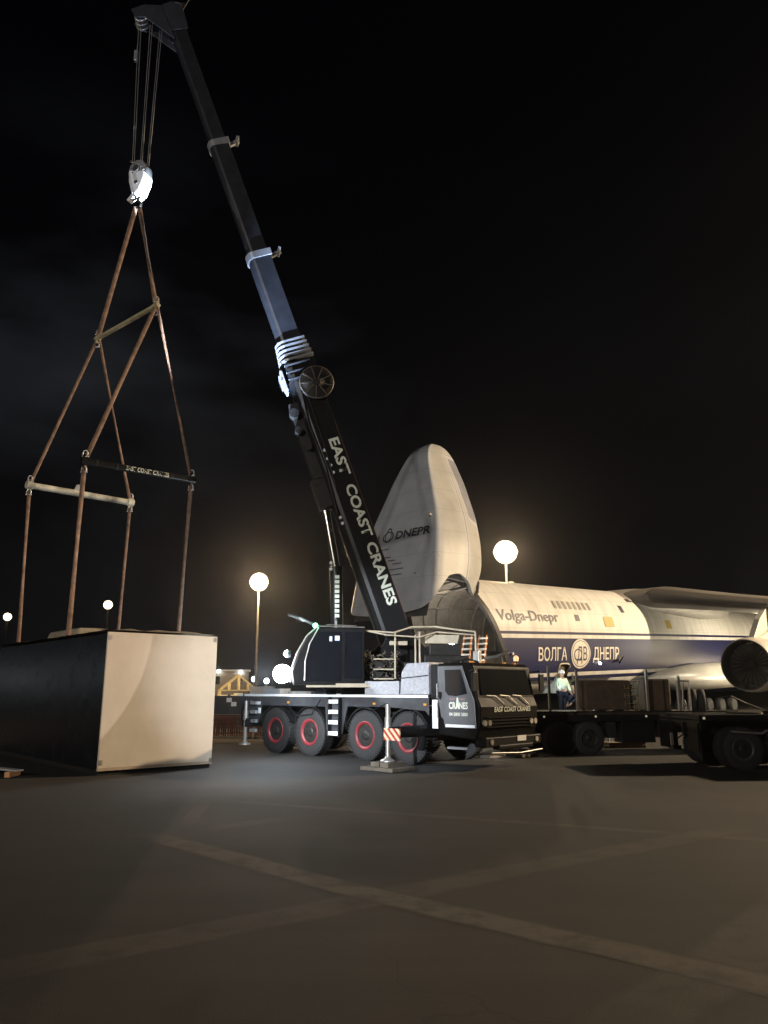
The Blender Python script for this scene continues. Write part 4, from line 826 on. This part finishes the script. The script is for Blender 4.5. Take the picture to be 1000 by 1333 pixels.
mb_ = t_.nodes.new('ShaderNodeMixRGB'); mb_.blend_type = 'MULTIPLY'; t_.links.new(bk_.outputs['Fac'], mb_.inputs[0]); t_.links.new(mm_.outputs[0], mb_.inputs[1]); mb_.inputs[2].default_value = (.70, .69, .68, 1)
t_.links.new(mb_.outputs[0], bs_.inputs['Base Color']); bs_.inputs['Roughness'].default_value = .45; bs_.inputs['Specular IOR Level'].default_value = .3
nose = b.build('raised_nose', nm, ac)
ca = nose.data.attributes.new('livery_glare_mask', 'FLOAT', 'POINT')
for i, v in enumerate(nose.data.vertices):
    c = i % nc; kind, u_ = cols[c]; z = v.co.z; m_ = 0.0
    if kind == 'f': m_ = .5
    if kind == 'c' and abs(u_) > .1:
        a = abs(u_)/(pi/2)     # 1 at the side, 0 at the crown
        if z < 17.3:
            if .88 < a < .92: m_ = .88
            if a < .83 and z > 12.6: m_ = .8  # navy left out lower down to imitate glare washing out the band
    ca.data[i].value = m_
G2 = vgrid(.93, .05); b = MB()
b.add([p for r_ in G2 for p in r_], [(r_*nc+c, r_*nc+(c+1) % nc, (r_+1)*nc+(c+1) % nc, (r_+1)*nc+c) for r_ in range(nr-1) for c in range(nc)], True)
b.add(G1[0]+G2[0], [(c, (c+1) % nc, nc+(c+1) % nc, nc+c) for c in range(nc)])
b.add([vsec(j, 9.3, .92) for j in cols], [tuple(range(nc))])
b.build('nose_interior', INTD, nose)
b = MB()
for z in (8.95,): b.loft([[vsec(j, z, k) for j in cols] for k in (.90, .86)], cap=False, smooth=False)
for y in (-2.2, 0, 2.2): b.bar((-4.6, y, 8.9), (.5, y, 9.1), .14, .2)
b.bar((-.2, -2.9, 8.6), (-3.9, -3.2, 8.9), .2, .25); b.bar((-.2, 2.9, 8.6), (-3.9, 3.2, 8.9), .2, .25)
b.tube((-.3, -2.5, 8.3), (-4.2, -2.9, 7.6), .10); b.tube((-.3, 2.5, 8.3), (-4.2, 2.9, 7.6), .10); b.tube((-4.6, -2.7, 7.4), (-4.6, 2.7, 7.4), .09)
b.build('nose_linkage', mat('linkage_metal', (.17, .165, .15), .5, .3, .3, 2), nose)
b = MB(); b.add([vsec(('f', -.9+.15*i), 6.25+.9*j, .985)+V((.25+.12*j, 0, .1)) for j in range(3) for i in range(13)], [(j*13+i, j*13+i+1, (j+1)*13+i+1, (j+1)*13+i) for j in range(2) for i in range(12)]); b.build('nose_bulkhead', INTD, nose)
def on_nose(y, z, off=.035):
    tf, tcx, w_ = vdim(z); u_ = y/(w_*.97); return V((tf-.22*w_/3.7*(1-u_*u_)-off, y, z))
NT = mat('faded_navy_lettering', (.035, .035, .06), .5)
# port side is -y: reading direction on the nose runs from starboard (+y) to port (-y)
text('nose_lettering', 'DNEPR', .52, lambda x, y: on_nose(-1.45-x, 11.38+y), NT, nose, .03, 2.9)
text('nose_lettering', 'VOLGA', .52, lambda x, y: on_nose(2.35-x, 11.38+y), NT, nose, .02, 1.6)
b = MB(); k = 28
for rx, rz_, cz in ((.52, .36, 11.62), (.3, .5, 11.72)):
    vs = [on_nose(.72-rx*r_*cos(2*pi*i/k), cz+rz_*r_*sin(2*pi*i/k), .036) for r_ in (.8, 1) for i in range(k)]; b.add(vs, [(i, (i+1) % k, k+(i+1) % k, k+i) for i in range(k)])
b.build('nose_emblem', NT, nose)
for y0_, y1_, z in ((1.3, .4, 10.75), (1.0, .1, 10.2), (.3, -.4, 9.95), (-.2, -1.0, 9.7), (1.2, .3, 9.4), (0, -1.2, 9.35), (1.1, -1.1, 9.0)):
    b = MB(); b.add([on_nose(y0_, z), on_nose(y1_, z), on_nose(y1_, z+.055), on_nose(y0_, z+.055)], [(0, 1, 2, 3)]); b.build('marking_line', NT, nose)
b = MB(); p0 = on_nose(-2.6, 12.6, .12); b.sphere(p0, .12, 8); b.build('sensor', SILV, nose)
b = MB(); b.path([on_nose(.2, 8.9, .02), on_nose(-.2, 8, .02), on_nose(.1, 6.5, .02)], .02, 6); b.path([on_nose(.6, 8.4, .02), on_nose(.5, 6.5, .02)], .02, 6); b.build('nose_hatch_line', NT, nose)
for s in (-1, 1):
    b = MB(); b.path([V((-.1, s*3.2, 7.9)), V((.4, s*2.9, 8.6)), V((.9, s*1.4, 9.35))], .10); b.build('hinge_arm', DARK, ac)
# ladders standing in the open hold
for i, (t, y, rot, lb) in enumerate(((-.6, -2.3, .35, 'white ladder with orange rails at the open aircraft nose, the left one'), (.15, -2.9, .55, 'white ladder with orange rails at the open aircraft nose, nearest the door frame'))):
    l0 = AM @ V((t, y, 0)); L_ = empty('ladder', (l0.x, l0.y, 0), R(43), lb, 'ladder', 'ladders at the aircraft nose'); z1 = 5.3
    for q_ in (-.42, .42):
        b = MB(); b.bar((-.9, q_, .02), (.3, q_*.7, z1), .09, .05); b.build('rail', mat('orange_ladder_rail', (.75, .28, .10), .5), L_)
    b = MB()
    for k_ in range(15):
        z = .3+.34*k_; x = -.9+1.2*z/z1; b.box(x-.03, x+.09, -.36, .36, z, z+.10)
    b.build('rungs', mat('white_rung', (.8, .78, .72), .4), L_)
# light tower beside the nose
lt = empty('light_tower', (3.95, 45.6, 0), R(20), 'portable light tower with one glaring white lamp in front of aircraft nose', 'light tower')
b = MB(); b.box(-.9, .9, -.6, .6, .35, 1.1); b.build('generator_box', GREY, lt, .05)
b = MB(); b.tube((0, 0, 1.1), (0, 0, 4.4), .06); b.build('mast', SILV, lt)
for s in (-1, 1):
    b = MB(); b.lathe([(-.1, .3), (.1, .3)], (s*.8, 0, .3), 'y', 20); b.build('wheel', RUB, lt)
b = MB(); b.box(-.22, .22, .02, .12, 4.35, 4.95); b.build('lamp_housing', DARK, lt)
b = MB(); b.sphere((0, -.06, 4.75), .22, 8); b.sphere((.02, -.06, 4.35), .14, 8); b.build('lamp_glass', LWHITE, lt)
lamp('tower_light', (3.85, 45.0, 4.8), 800, (1, .95, .86), .1)
# ------------------------------------------------------------------ boarding steps and two workers
LP = (7.35, 31.2)
st = empty('work_platform', (LP[0], LP[1], 0), R(12), 'low steel work platform behind the trailer where two workers are', 'platform')
b = MB(); b.box(-1.0, 1.3, -.6, .6, .86, .93); b.build('platform_deck', GREY, st, .01)
for x in (-.95, 1.25):
    for y in (-.55, .55):
        b = MB(); b.bar((x, y, 0), (x, y, .86), .06, .06); b.build('leg', GREY, st)
for k_ in range(3):
    b = MB(); b.box(-1.3-.28*k_, -1.02-.28*k_, -.4, .4, .62-.24*k_, .66-.24*k_); b.build('step', GREY, st)
def skin(name, pts, edges, m, parent, sub=2, root=0):
    me = bpy.data.meshes.new(name); me.from_pydata([p[:3] for p in pts], edges, []); me.materials.append(m)
    o = bpy.data.objects.new(name, me); C.objects.link(o); o.parent = parent
    o.modifiers.new('skin', 'SKIN').use_smooth_shade = True; s_ = o.modifiers.new('sub', 'SUBSURF'); s_.levels = sub; s_.render_levels = sub
    for i, sv in enumerate(me.skin_vertices[0].data):
        r_ = pts[i][3]; r_ = r_ if isinstance(r_, tuple) else (r_, r_); sv.radius = r_; sv.use_root = (i == root)
    return o
def person(loc, rz, label, P, vest, trous, helmet, tone):
    """P: joints in metres - hips, chest, neck, head, and for L/R: shoulder elbow wrist, hip knee ankle toe"""
    root = empty('person', loc, rz, label, 'person', None)
    J = P; pts = []; ed = []
    def a(p, r_): pts.append(tuple(p)+(r_,)); return len(pts)-1
    h = a(J['hips'], (.16, .12)); c_ = a(J['chest'], (.185, .125)); nk = a(J['neck'], .06); hd = a(J['head'], (.085, .10)); tp = a(V(J['head'])+(V(J['head'])-V(J['neck'])).normalized()*.11, (.075, .085)); ed += [(h, c_), (c_, nk), (nk, hd), (hd, tp)]
    hands = []
    for s_ in 'LR':
        sh = a(J['sh'+s_], .075); el = a(J['el'+s_], .05); wr = a(J['wr'+s_], .032); d = (V(J['wr'+s_])-V(J['el'+s_])).normalized(); pm = a(V(J['wr'+s_])+d*.08, (.038, .022)); ed += [(c_, sh), (sh, el), (el, wr), (wr, pm)]
        sd = d.cross(V((0, 1, 0))); sd = (sd if sd.length > .1 else d.cross(V((1, 0, 0)))).normalized()
        for q_, ln in ((-.03, .07), (-.01, .085), (.01, .08), (.03, .06)):
            f1 = a(V(J['wr'+s_])+d*(.09+ln*.5)+sd*q_*1.1, .009); f2 = a(V(J['wr'+s_])+d*(.08+ln)+sd*q_*1.2+V((0, -.015, 0)), .008); ed += [(pm, f1), (f1, f2)]
        th = a(V(J['wr'+s_])+d*.07+sd*.06, .011); ed += [(wr, th)]
        hp = a(J['hp'+s_], .095); kn = a(J['kn'+s_], .062); an = a(J['an'+s_], .042); to = a(J['to'+s_], (.045, .035)); ed += [(h, hp), (hp, kn), (kn, an), (an, to)]
    body = skin('body', pts, ed, tone, root)
    # clothing follows the same joints, slightly larger
    q = lambda *k: [J[x] for x in k]
    v = skin('jacket', [tuple(J['hips'])+((.18, .14),), tuple(V(J['hips']).lerp(V(J['chest']), .5))+((.185, .14),), tuple(J['chest'])+((.21, .145),), tuple(V(J['chest']).lerp(V(J['neck']), .7))+(.085,),
         tuple(J['shL'])+(.09,), tuple(J['elL'])+(.062,), tuple(V(J['elL']).lerp(V(J['wrL']), .85))+(.046,), tuple(J['shR'])+(.09,), tuple(J['elR'])+(.062,), tuple(V(J['elR']).lerp(V(J['wrR']), .85))+(.046,)],
        [(0, 1), (1, 2), (2, 3), (2, 4), (4, 5), (5, 6), (2, 7), (7, 8), (8, 9)], vest, root)
    t_ = skin('trousers', [tuple(J['hips'])+((.175, .135),), tuple(J['hpL'])+(.11,), tuple(J['knL'])+(.078,), tuple(V(J['knL']).lerp(V(J['anL']), .9))+(.06,), tuple(J['hpR'])+(.11,), tuple(J['knR'])+(.078,), tuple(V(J['knR']).lerp(V(J['anR']), .9))+(.06,)],
        [(0, 1), (1, 2), (2, 3), (0, 4), (4, 5), (5, 6)], trous, root)
    for f in (.28, .62):   # reflective bands round the torso
        c0 = V(J['hips']).lerp(V(J['chest']), f); ax = (V(J['chest'])-V(J['hips'])).normalized(); ux = V((1, 0, 0)); ux = (ux-ax*ux.dot(ax)).normalized(); uy = ax.cross(ux)
        b = MB(); b.loft([[c0+ax*dz+ux*.205*cos(i*pi/12)+uy*.165*sin(i*pi/12) for i in range(24)] for dz in (-.025, .025)], cap=False); b.build('reflective_band', REFL, v)
    b = MB(); hc_ = V(J['head'])+V((0, 0, .06)); b.lathe([(0, .125), (.02, .118), (.09, .10), (.13, .06), (.145, .01)], hc_, 'z', 20); b.build('helmet', helmet, root)
    fd = V(J.get('face', (0, -1, 0))); b = MB(); b.sphere(V(J['head'])+fd*.095+V((0, 0, -.01)), .018, 6); b.build('nose', tone, root)
    for s_ in 'LR':
        b = MB(); an = V(J['an'+s_]); to = V(J['to'+s_]); b.bar(an-(to-an)*.25-V((0, 0, .03)), to+(to-an)*.25-V((0, 0, .0)), .10, .08); b.build('boot', BLACK, root, .03)
    return root
stand = dict(hips=(0, 0, .95), chest=(0, .0, 1.32), neck=(0, 0, 1.50), head=(0, -.02, 1.62), shL=(.19, 0, 1.42), elL=(.30, -.04, 1.14), wrL=(.24, -.22, .96), shR=(-.19, 0, 1.42), elR=(-.28, -.03, 1.15), wrR=(-.16, -.24, 1.05),
    hpL=(.10, 0, .90), knL=(.12, -.03, .50), anL=(.12, .02, .10), toL=(.15, -.12, .045), hpR=(-.10, 0, .90), knR=(-.12, -.03, .50), anR=(-.13, .02, .10), toR=(-.16, -.12, .045))
person((LP[0]-.32, LP[1]-.1, .93), R(25), 'standing worker in pale high-visibility top and dark trousers at the crew door', stand, HIV, NAVYC, WHITE, SKIN)
crouch = dict(hips=(0, .12, .50), chest=(0, -.16, .82), neck=(0, -.27, .97), head=(0, -.34, 1.16), shL=(.18, -.22, .90), elL=(.24, -.42, .68), wrL=(.12, -.58, .52), shR=(-.18, -.22, .90), elR=(-.24, -.42, .66), wrR=(-.1, -.58, .50),
    hpL=(.12, .08, .46), knL=(.22, -.30, .50), anL=(.18, -.06, .10), toL=(.22, -.2, .045), hpR=(-.12, .08, .46), knR=(-.2, -.22, .30), anR=(-.16, .14, .12), toR=(-.18, .02, .05))
person((LP[0]+.42, LP[1]-.1, .93), R(-70), 'crouching worker in dark jacket with reflective bands beside the standing worker', crouch, NAVYC, NAVYC, BLACK, SKIN)
lamp('worker_fill', (LP[0]-.6, LP[1]-2.2, 2.9), 70, (.85, 1, .9), .05)  # added lamp without a fixture, there to brighten the standing worker
# ------------------------------------------------------------------ semitrailer with cargo
tr = empty('flatbed_trailer', (4.6, 25.9, 0), R(9), 'dark flatbed trailer with upright stakes standing on its landing legs', 'trailer')
TL = 6.6; ZD = 1.30
b = MB(); b.box(-.3, TL, -1.2, 1.2, ZD-.10, ZD); b.build('deck', mat('dirty_timber_deck', (.07, .055, .04), .8, 0, .4, 6), tr, .01)
for y in (-1.2, 1.14):
    b = MB(); b.box(-.3, TL+.2, y, y+.06, ZD-.28, ZD+.02); b.build('side_rail', BLACK, tr)
for y in (-.5, .4):
    b = MB(); b.box(-.2, TL+2.6, y, y+.12, ZD-.55, ZD-.1); b.build('main_beam', DARK, tr)
b = MB(); b.box(TL, TL+3.4, -1.15, 1.15, ZD-.12, ZD-.02); b.build('gooseneck_plate', DARK, tr, .01)
for x in (.75, 1.65):
    for s in (-1, 1): wheel(tr, x, s*.98, .50, .46, s, DARK, 8)
for s in (-1, 1):
    b = MB(); b.box(5.55, 5.72, s*.85-.09, s*.85+.09, .12, ZD-.2); b.build('landing_leg', DARK, tr)
    b = MB(); b.box(5.48, 5.79, s*.85-.16, s*.85+.16, 0.0, .12); b.build('leg_foot', DARK, tr)
b = MB(); b.bar((5.6, -.85, .6), (4.7, -.85, 1.0), .05, .05); b.bar((5.63, -.8, .9), (5.63, .8, .3), .04, .04); b.bar((5.63, .8, .9), (5.63, -.8, .3), .04, .04); b.build('leg_brace', DARK, tr)
b = MB(); b.box(2.75, 3.9, -1.15, -.6, .35, ZD-.3); b.build('tool_locker', BLACK, tr, .02)
for x0_, x1_ in ((4.05, 4.3), (2.3, 2.6)):
    b = MB(); b.box(x0_, x1_, -1.1, -.7, .5, ZD-.3); b.build('underframe_bracket', DARK, tr)
for i, (x, z) in enumerate(((.42, 1.42), (1.35, 1.30), (3.72, 1.30), (4.82, 1.12))):
    b = MB(); b.box(x-.035, x+.035, -1.19, -1.12, ZD, ZD+z); b.build('stake', SILV, tr)
b = MB(); b.path([(4.78, -1.12, ZD), (4.78, -1.12, ZD+.95), (5.2, -1.12, ZD+.95), (5.2, -1.12, ZD)], .03); b.bar((4.95, -1.1, ZD), (5.0, -1.1, ZD+.9), .05, .04); b.build('rack', SILV, tr)
for x in (.2, 1.9, 3.6, 5.25, 6.3):
    b = MB(); b.box(x-.03, x+.03, -1.21, -1.2, ZD-.17, ZD-.11); b.build('side_marker', mat('glowing_marker_reflector', (.8, .75, .5), .3, 0, 0, 3, emit=(1, .85, .55), estr=.25), tr)  # reflectors given a weak glow of their own
ta = M.Translation((4.6, 25.9, 0)) @ M.Rotation(R(9), 4, 'Z')
def oncargo(name, x, y, label, cat, group=None, rz=9):
    p = ta @ V((x, y, ZD)); return empty(name, (p.x, p.y, ZD+.002), R(rz), label, cat, group)
cr1 = oncargo('timber_crate', 2.45, -.5, 'dark slatted timber crate on the trailer, nearest the two workers', 'crate')
b = MB(); b.box(-.72, .72, -.5, .5, .08, .98); b.build('crate_box', mat('dark_crate_timber', (.085, .06, .04), .8, 0, .35, 5, .3), cr1, .01)
for z in (.12, .38, .64, .90):
    b = MB(); b.box(-.75, .75, -.525, -.502, z-.05, z+.05); b.build('batten', mat('dark_crate_timber', (0, 0, 0)), cr1)
b = MB()
for x in (-.6, 0, .6): b.box(x-.06, x+.06, -.45, .45, 0, .08)
b.build('skid', TIMB, cr1)
cr2 = oncargo('wire_cage', 3.22, -.5, 'wire mesh cage of chains beside the dark crate on the trailer', 'cage')
b = MB()
for x in (-.2, -.05, .1, .25):
    b.path([(x, -.5, 0), (x, -.5, .95)], .014, 5)
for z in (.02, .25, .5, .72, .95): b.path([(-.22, -.5, z), (.28, -.5, z)], .014, 5)
b.build('mesh_panel', mat('dull_cage_steel', (.30, .22, .12), .5, .4), cr2)
b = MB(); rr = random.Random(4); pp = [V((rr.uniform(-.18, .24), rr.uniform(-.46, .0), .05+.013*i)) for i in range(64)]
b.path(pp, .02, 5); b.build('chain', DARK, cr2)
cr3 = oncargo('tarped_box', 4.2, -.45, 'square box under brown tarpaulin between two stakes on the trailer', 'box')
b = MB(); b.box(-.45, .45, -.5, .5, .0, 1.02); b.build('tarp_cover', mat('brown_tarp', (.10, .07, .045), .6, 0, .3, 3, .7, 7), cr3, .06)
b = MB()
for x in (-.2, .22): b.box(x-.025, x+.025, -.507, -.501, .0, 1.0)
b.build('strap', DARK, cr3)
for i, (x, lb) in enumerate(((5.62, 'spare tyre standing on the trailer, the darker left one'), (5.92, 'spare tyre standing on the trailer showing its pale wheel disc'))):
    p = ta @ V((x, -.55, ZD)); sp = empty('spare_wheel', (p.x, p.y, ZD-.18), R(9+62), lb, 'spare wheel', 'spare wheels on the trailer')
    b = MB(); h = .13; b.lathe([(-h, .22), (-h, .34), (-h*.8, .43), (0, .45), (h*.8, .43), (h, .34), (h, .22)], (0, 0, .45), 'y', 32); b.build('tyre', RUB, sp)
    b = MB(); b.lathe([(-h*.7, .235), (-h*.5, .12), (-h*.9, .10), (-h*.9, .02)], (0, 0, .45), 'y', 24); b.lathe([(h*.7, .235), (h*.5, .12), (h*.9, .02)], (0, 0, .45), 'y', 24); b.build('wheel_disc', GREY if i else DARK, sp)
hs = MB(); hs.path([ta @ V(p) for p in ((6.25, -.9, ZD+.05), (6.3, -.9, ZD+.42), (6.75, -.95, ZD+.48), (7.3, -.9, ZD+.25), (7.9, -.9, ZD+.03))], .025, 8); tag(hs.build('air_hose', BLACK), 'black air hose looping up from the trailer gooseneck', 'hose')
# ------------------------------------------------------------------ prime mover at the right edge
pm = empty('truck', (7.9, 21.35, 0), R(4), 'black truck chassis with double rear wheels at the right edge', 'truck')
for y in (-.45, .37):
    b = MB(); b.box(-.1, 8.5, y, y+.08, .85, 1.15); b.build('chassis_rail', BLACK, pm)
b = MB(); b.box(.0, 3.4, -1.2, 1.2, 1.22, 1.36); b.box(.0, .1, -1.2, 1.2, 1.0, 1.22); b.build('rear_deck', BLACK, pm, .02)
for x in (1.12, 2.52, 6.9):
    for s in (-1, 1):
        wheel(pm, x, s*1.02, .52, .28, s, CHAR, 10)
        if x < 5: wheel(pm, x, s*.70, .52, .26, s, CHAR, 10)
b = MB(); b.lathe([(-.15, .55), (0, .56), (.02, .5)], (1.9, 0, 1.38), 'z', 24); b.build('fifth_wheel', DARK, pm)
for s in (-1, 1):
    b = MB(); b.box(-.05, 0, s*.6, s*1.15, .45, 1.15); b.build('mud_flap', BLACK, pm)
b = MB(); b.bar((2.2, -.9, 1.36), (3.6, -.6, 2.55), .05, .05); b.bar((1.9, -.9, 1.4), (2.5, -.9, 1.5), .12, .1); b.build('support_strut', BLACK, pm)
b = MB(); b.box(5.7, 7.9, -1.2, 1.2, .7, 2.9); b.prism([(7.9, .7), (8.3, .7), (8.25, 1.7), (7.9, 1.9)], -1.2, 1.2); pc = b.build('truck_cab', BLACK, pm, .06)
b = MB(); b.box(6.2, 7.6, -1.215, -1.202, 1.7, 2.5); b.build('side_window', GLASS, pc)
b = MB(); b.path([(.8, -1.22, .95), (1.6, -1.22, .90), (1.75, -1.22, .98)], .03); b.build('chrome_pipe', SILV, pm)
for x in (.1, 1.9):
    b = MB(); b.box(x, x+.06, -1.212, -1.201, 1.25, 1.31); b.build('side_marker', mat('glowing_marker_reflector', (0, 0, 0)), pm)
# ------------------------------------------------------------------ apron masts
def mast(x, y, h, label, r=.16, head=.55, nlamp=6):
    o = empty('light_mast', (x, y, 0), 0, label, 'light mast', 'lit apron light masts')
    b = MB(); b.tube((0, 0, 0), (0, 0, h-.3), r, r*.62, 16); b.tube((0, 0, 0), (0, 0, .4), r*1.8, None, 16); b.tube((0, 0, h*.30), (0, 0, h*.33), r*1.15, None, 16); b.build('pole', mat('weathered_mast_steel', (.16, .14, .11), .6, .4, .2, 2), o)
    b = MB(); b.lathe([(h-.35, head*.9), (h-.3, head), (h-.2, head), (h-.15, head*.9)], (0, 0, 0), 'z', 24); b.build('head_frame', SILV, o)
    b = MB(); b.sphere((0, 0, h), head*1.12, 24); b.build('glare_ball', LWARM, o)  # glowing ball added in place of the lens glare disc round the lamps
    for k_, (rr_, zz, nn) in enumerate(((.62, -.62, nlamp-1), (1.0, 0, nlamp+2), (.62, .62, nlamp-1))):
        for i in range(nn):
            a = 2*pi*(i+.5*k_)/nn; b = MB(); b.sphere((head*rr_*cos(a), head*rr_*sin(a), h+head*zz), head*.2, 7); b.build('floodlight', LWARM, o)
    return o
mast(13.15, 82, 16.45, 'tall apron mast with the biggest glaring lamp, rising behind the aircraft', .2, 1.12, 7)
mast(-13.9, 85, 13.6, 'apron mast with warm round glare between the case and crane', .17, .9, 6)
mast(-53.8, 150, 18.0, 'small distant lit mast just left of the case right-hand sling', .28, .75, 5)
mast(-82.9, 170, 17.5, 'small distant lit mast at the far left edge above the case', .28, .75, 5)
lamp('apron_light', (12.88, 80.3, 16.1), 9000, WARM, .3, vol=330); lamp('apron_light', (-13.68, 83.6, 13.3), 11000, WARM, .3, vol=170)
for x, y, z, lb in ((-26.8, 150, 3.86, 'cold white floodlight low in the distance, nearest the lit shed'), (-24.8, 150, 3.86, 'cold white floodlight low in the distance, middle of the three'), (-22.4, 150, 3.5, 'cold white floodlight low in the distance, nearest the crane cab')):
    o = empty('floodlight', (x, y, 0), 0, lb, 'floodlight', 'cold white floodlights in the distance')
    b = MB(); b.tube((0, 0, 0), (0, 0, z-.3), .07); b.build('pole', DARK, o)
    b = MB(); b.sphere((0, 0, z), .50, 8); b.build('lamp_glass', LCOOL, o)
for x, y, z, r_, m_, lb in ((-118, 76, 5.2, .8, LCOOL, 'cold floodlight far off to the left of the case'), (-100, 84, 3.6, .28, LWHITE, 'white floodlight far off behind the case')):
    o = empty('floodlight', (x, y, 0), 0, lb, 'floodlight', 'cold white floodlights in the distance')
    b = MB(); b.tube((0, 0, 0), (0, 0, z-.6), .1); b.build('pole', DARK, o)
    b = MB(); b.sphere((0, 0, z), r_, 8); b.build('lamp_glass', m_, o)
tp = empty('timber_pile', (8.4, 28.2, 0), R(14), 'low pile of short timbers on the ground beyond the landing legs', 'timber pile')
rr = random.Random(6)
for i in range(7):
    b = MB(); q_ = (i % 4)*.2-.3+rr.uniform(-.03, .03); z = .1*(i//4); b.bar((-.7+rr.uniform(-.1, .1), q_, .05+z), (.7, q_+rr.uniform(-.1, .1), .05+z), .16, .09); b.build('timber', TIMB, tp, .008)
lamp('far_floodlight', (-24.6, 149, 4), 2600, (.7, .85, 1), .4)
# ------------------------------------------------------------------ background at the left
sh = empty('gabled_shed', (-11.5, 62, 0), R(8), 'small gabled frame shed lit warm yellow behind the case', 'shed')
YL = mat('yellow_lit_timber', (.62, .48, .24), .7, 0, .35, 3)
b = MB(); pts = [(-1.5, 1.9), (0, 3.1), (1.5, 1.9)]
for y in (0, 1.2, 2.4):
    for a_, c_ in (((-1.5, 1.9), (0, 3.1)), ((0, 3.1), (1.5, 1.9)), ((-1.5, 1.9), (1.5, 1.9)), ((-.75, 1.9), (-.75, 2.5)), ((.75, 1.9), (.75, 2.5)), ((0, 1.9), (0, 3.1)), ((-1.5, 0), (-1.5, 1.9)), ((1.5, 0), (1.5, 1.9))): b.bar((a_[0], y, a_[1]), (c_[0], y, c_[1]), .10, .10)
b.build('frame', YL, sh)
rr = random.Random(11); b = MB()
for i in range(60):
    x = rr.uniform(-1.6, 1.5); z = rr.uniform(0, 1.7-.4*abs(x)); s_ = rr.uniform(.15, .35); b.b.verts.ensure_lookup_table()
    b.box(x-s_, x+s_, -1.2+rr.uniform(-.3, .3), -.6+rr.uniform(0, .3), max(0, z-s_*.6), z+s_*.5)
o = b.build('sack_pile', mat('pale_sacks', (.65, .56, .38), .8, 0, .25, 3, .5, 8), None, .08); o.location = (-11.4, 60.5, 0); tag(o, 'pile of pale sacks lit warm in front of the shed', 'sack pile')
lamp('shed_light', (-12.5, 57.5, 3.4), 420, (1, .82, .5), .2)
tk = empty('storage_tank', (-9.3, 60, 0), R(5), 'grey site container beside the lit shed', 'container')
b = MB(); b.box(-.9, .9, 0, 2.4, .1, 2.2); b.build('container_body', GREY, tk, .03)
b = MB()
for i in range(8): b.box(-.85+.23*i, -.78+.23*i, -.03, 0, .2, 2.1)
b.build('container_rib', GREY, tk)
hu = empty('site_hut', (-19, 95, 0), R(10), 'pale flat roofed hut behind the lit shed', 'hut')
b = MB(); b.box(-2.6, 2.6, 0, 3, 0, 4.1); b.build('wall', mat('dull_hut_wall', (.16, .14, .11), .8), hu); b = MB(); b.box(-2.8, 2.8, -.2, 3.2, 4.11, 4.3); b.build('roof', SILV, hu)
for x in (-1.5, 1.2):
    b = MB(); b.box(x, x+.7, -.03, -.005, 2.6, 3.5); b.build('window', GLASS, hu)
for x, z in ((-3.0, 4.6), (-1.0, 4.1), (1.6, 4.0), (-2.9, 3.2)):
    b = MB(); b.sphere((x, -.3, z), .16, 6); b.build('eaves_lamp', LCOOL if z > 4.5 else LWHITE, hu)
o = MB(); o.box(-6, 6, 0, .12, .0, 1.62)
for i in range(7): o.box(-5.9+1.95*i, -5.75+1.95*i, -.06, 0, 0, 1.7)
o = tag(o.build('hoarding', mat('dark_hoarding', (.02, .022, .026), .6), None), 'dark hoarding panel running behind the orange barriers', 'hoarding'); o.location = (-11, 46, 0); o.rotation_euler = (0, 0, R(3))
for x, z, lb in ((-9.0, 1.38, 'upper white square notice on the dark hoarding'), (-8.72, 1.15, 'lower white square notice on the dark hoarding')):
    o = MB(); o.box(-.15, .15, -.02, 0, -.12, .12); o = tag(o.build('notice_sign', TAPE), lb, 'sign'); o.location = (x, 45.96, z)
ORG = mat('orange_mesh', (.50, .17, .07), .7, 0, .45, 6)
def barrier_panel():
    t = empty('orange_barrier', (0, 0, 0), 0, 'x', 'barrier', 'orange mesh barriers behind the crane')
    b = MB(); b.path([(-.9, 0, .05), (-.9, 0, .95), (.9, 0, .95), (.9, 0, .05), (-.9, 0, .05)], .025, 6); b.build('frame', mat('rusty_frame', (.35, .26, .18), .6, .3), t)
    b = MB(); rr = random.Random(2); k = 18
    for i in range(k):
        x = -.87+1.74*i/k; b.add([(x, .03*sin(i*1.7), .08), (x+.065, .03*sin(i*1.7+.6), .08), (x+.065+rr.uniform(-.04, .04), .0, .9), (x+rr.uniform(-.04, .04), 0, .9)], [(0, 1, 2, 3)])
    for z in (.2, .42, .64, .84): b.bar((-.88, .02, z), (.88, .02, z+rr.uniform(-.04, .04)), .02, .05)
    b.build('mesh', ORG, t)
    for s in (-.8, .8):
        b = MB(); b.bar((s, -.3, .03), (s, .3, .03), .08, .05); b.build('foot', DARK, t)
    return t
bp = barrier_panel(); LB = ['orange mesh barrier right behind the pale end of the case', 'orange mesh barrier between case and rear of the crane', 'orange mesh barrier just behind the rear ladder of crane', 'orange mesh barrier seen behind the rear crane wheels']
for i, (x, y) in enumerate(((-8.2, 33.6), (-6.35, 33.3), (-4.5, 33.1), (-2.65, 32.8))):
    if i == 0: bp.location = (x, y, 0); bp['label'] = LB[0]; bp.rotation_euler = (0, 0, R(-7))
    else: copy_thing(bp, (x, y, 0), R(-7+4*(i % 2)), LB[i])
strip('kerb', [(-30, 32.6), (-1, 30.2)], .3, .1, mat('concrete_kerb', (.25, .20, .14), .9, 0, .3, 3))
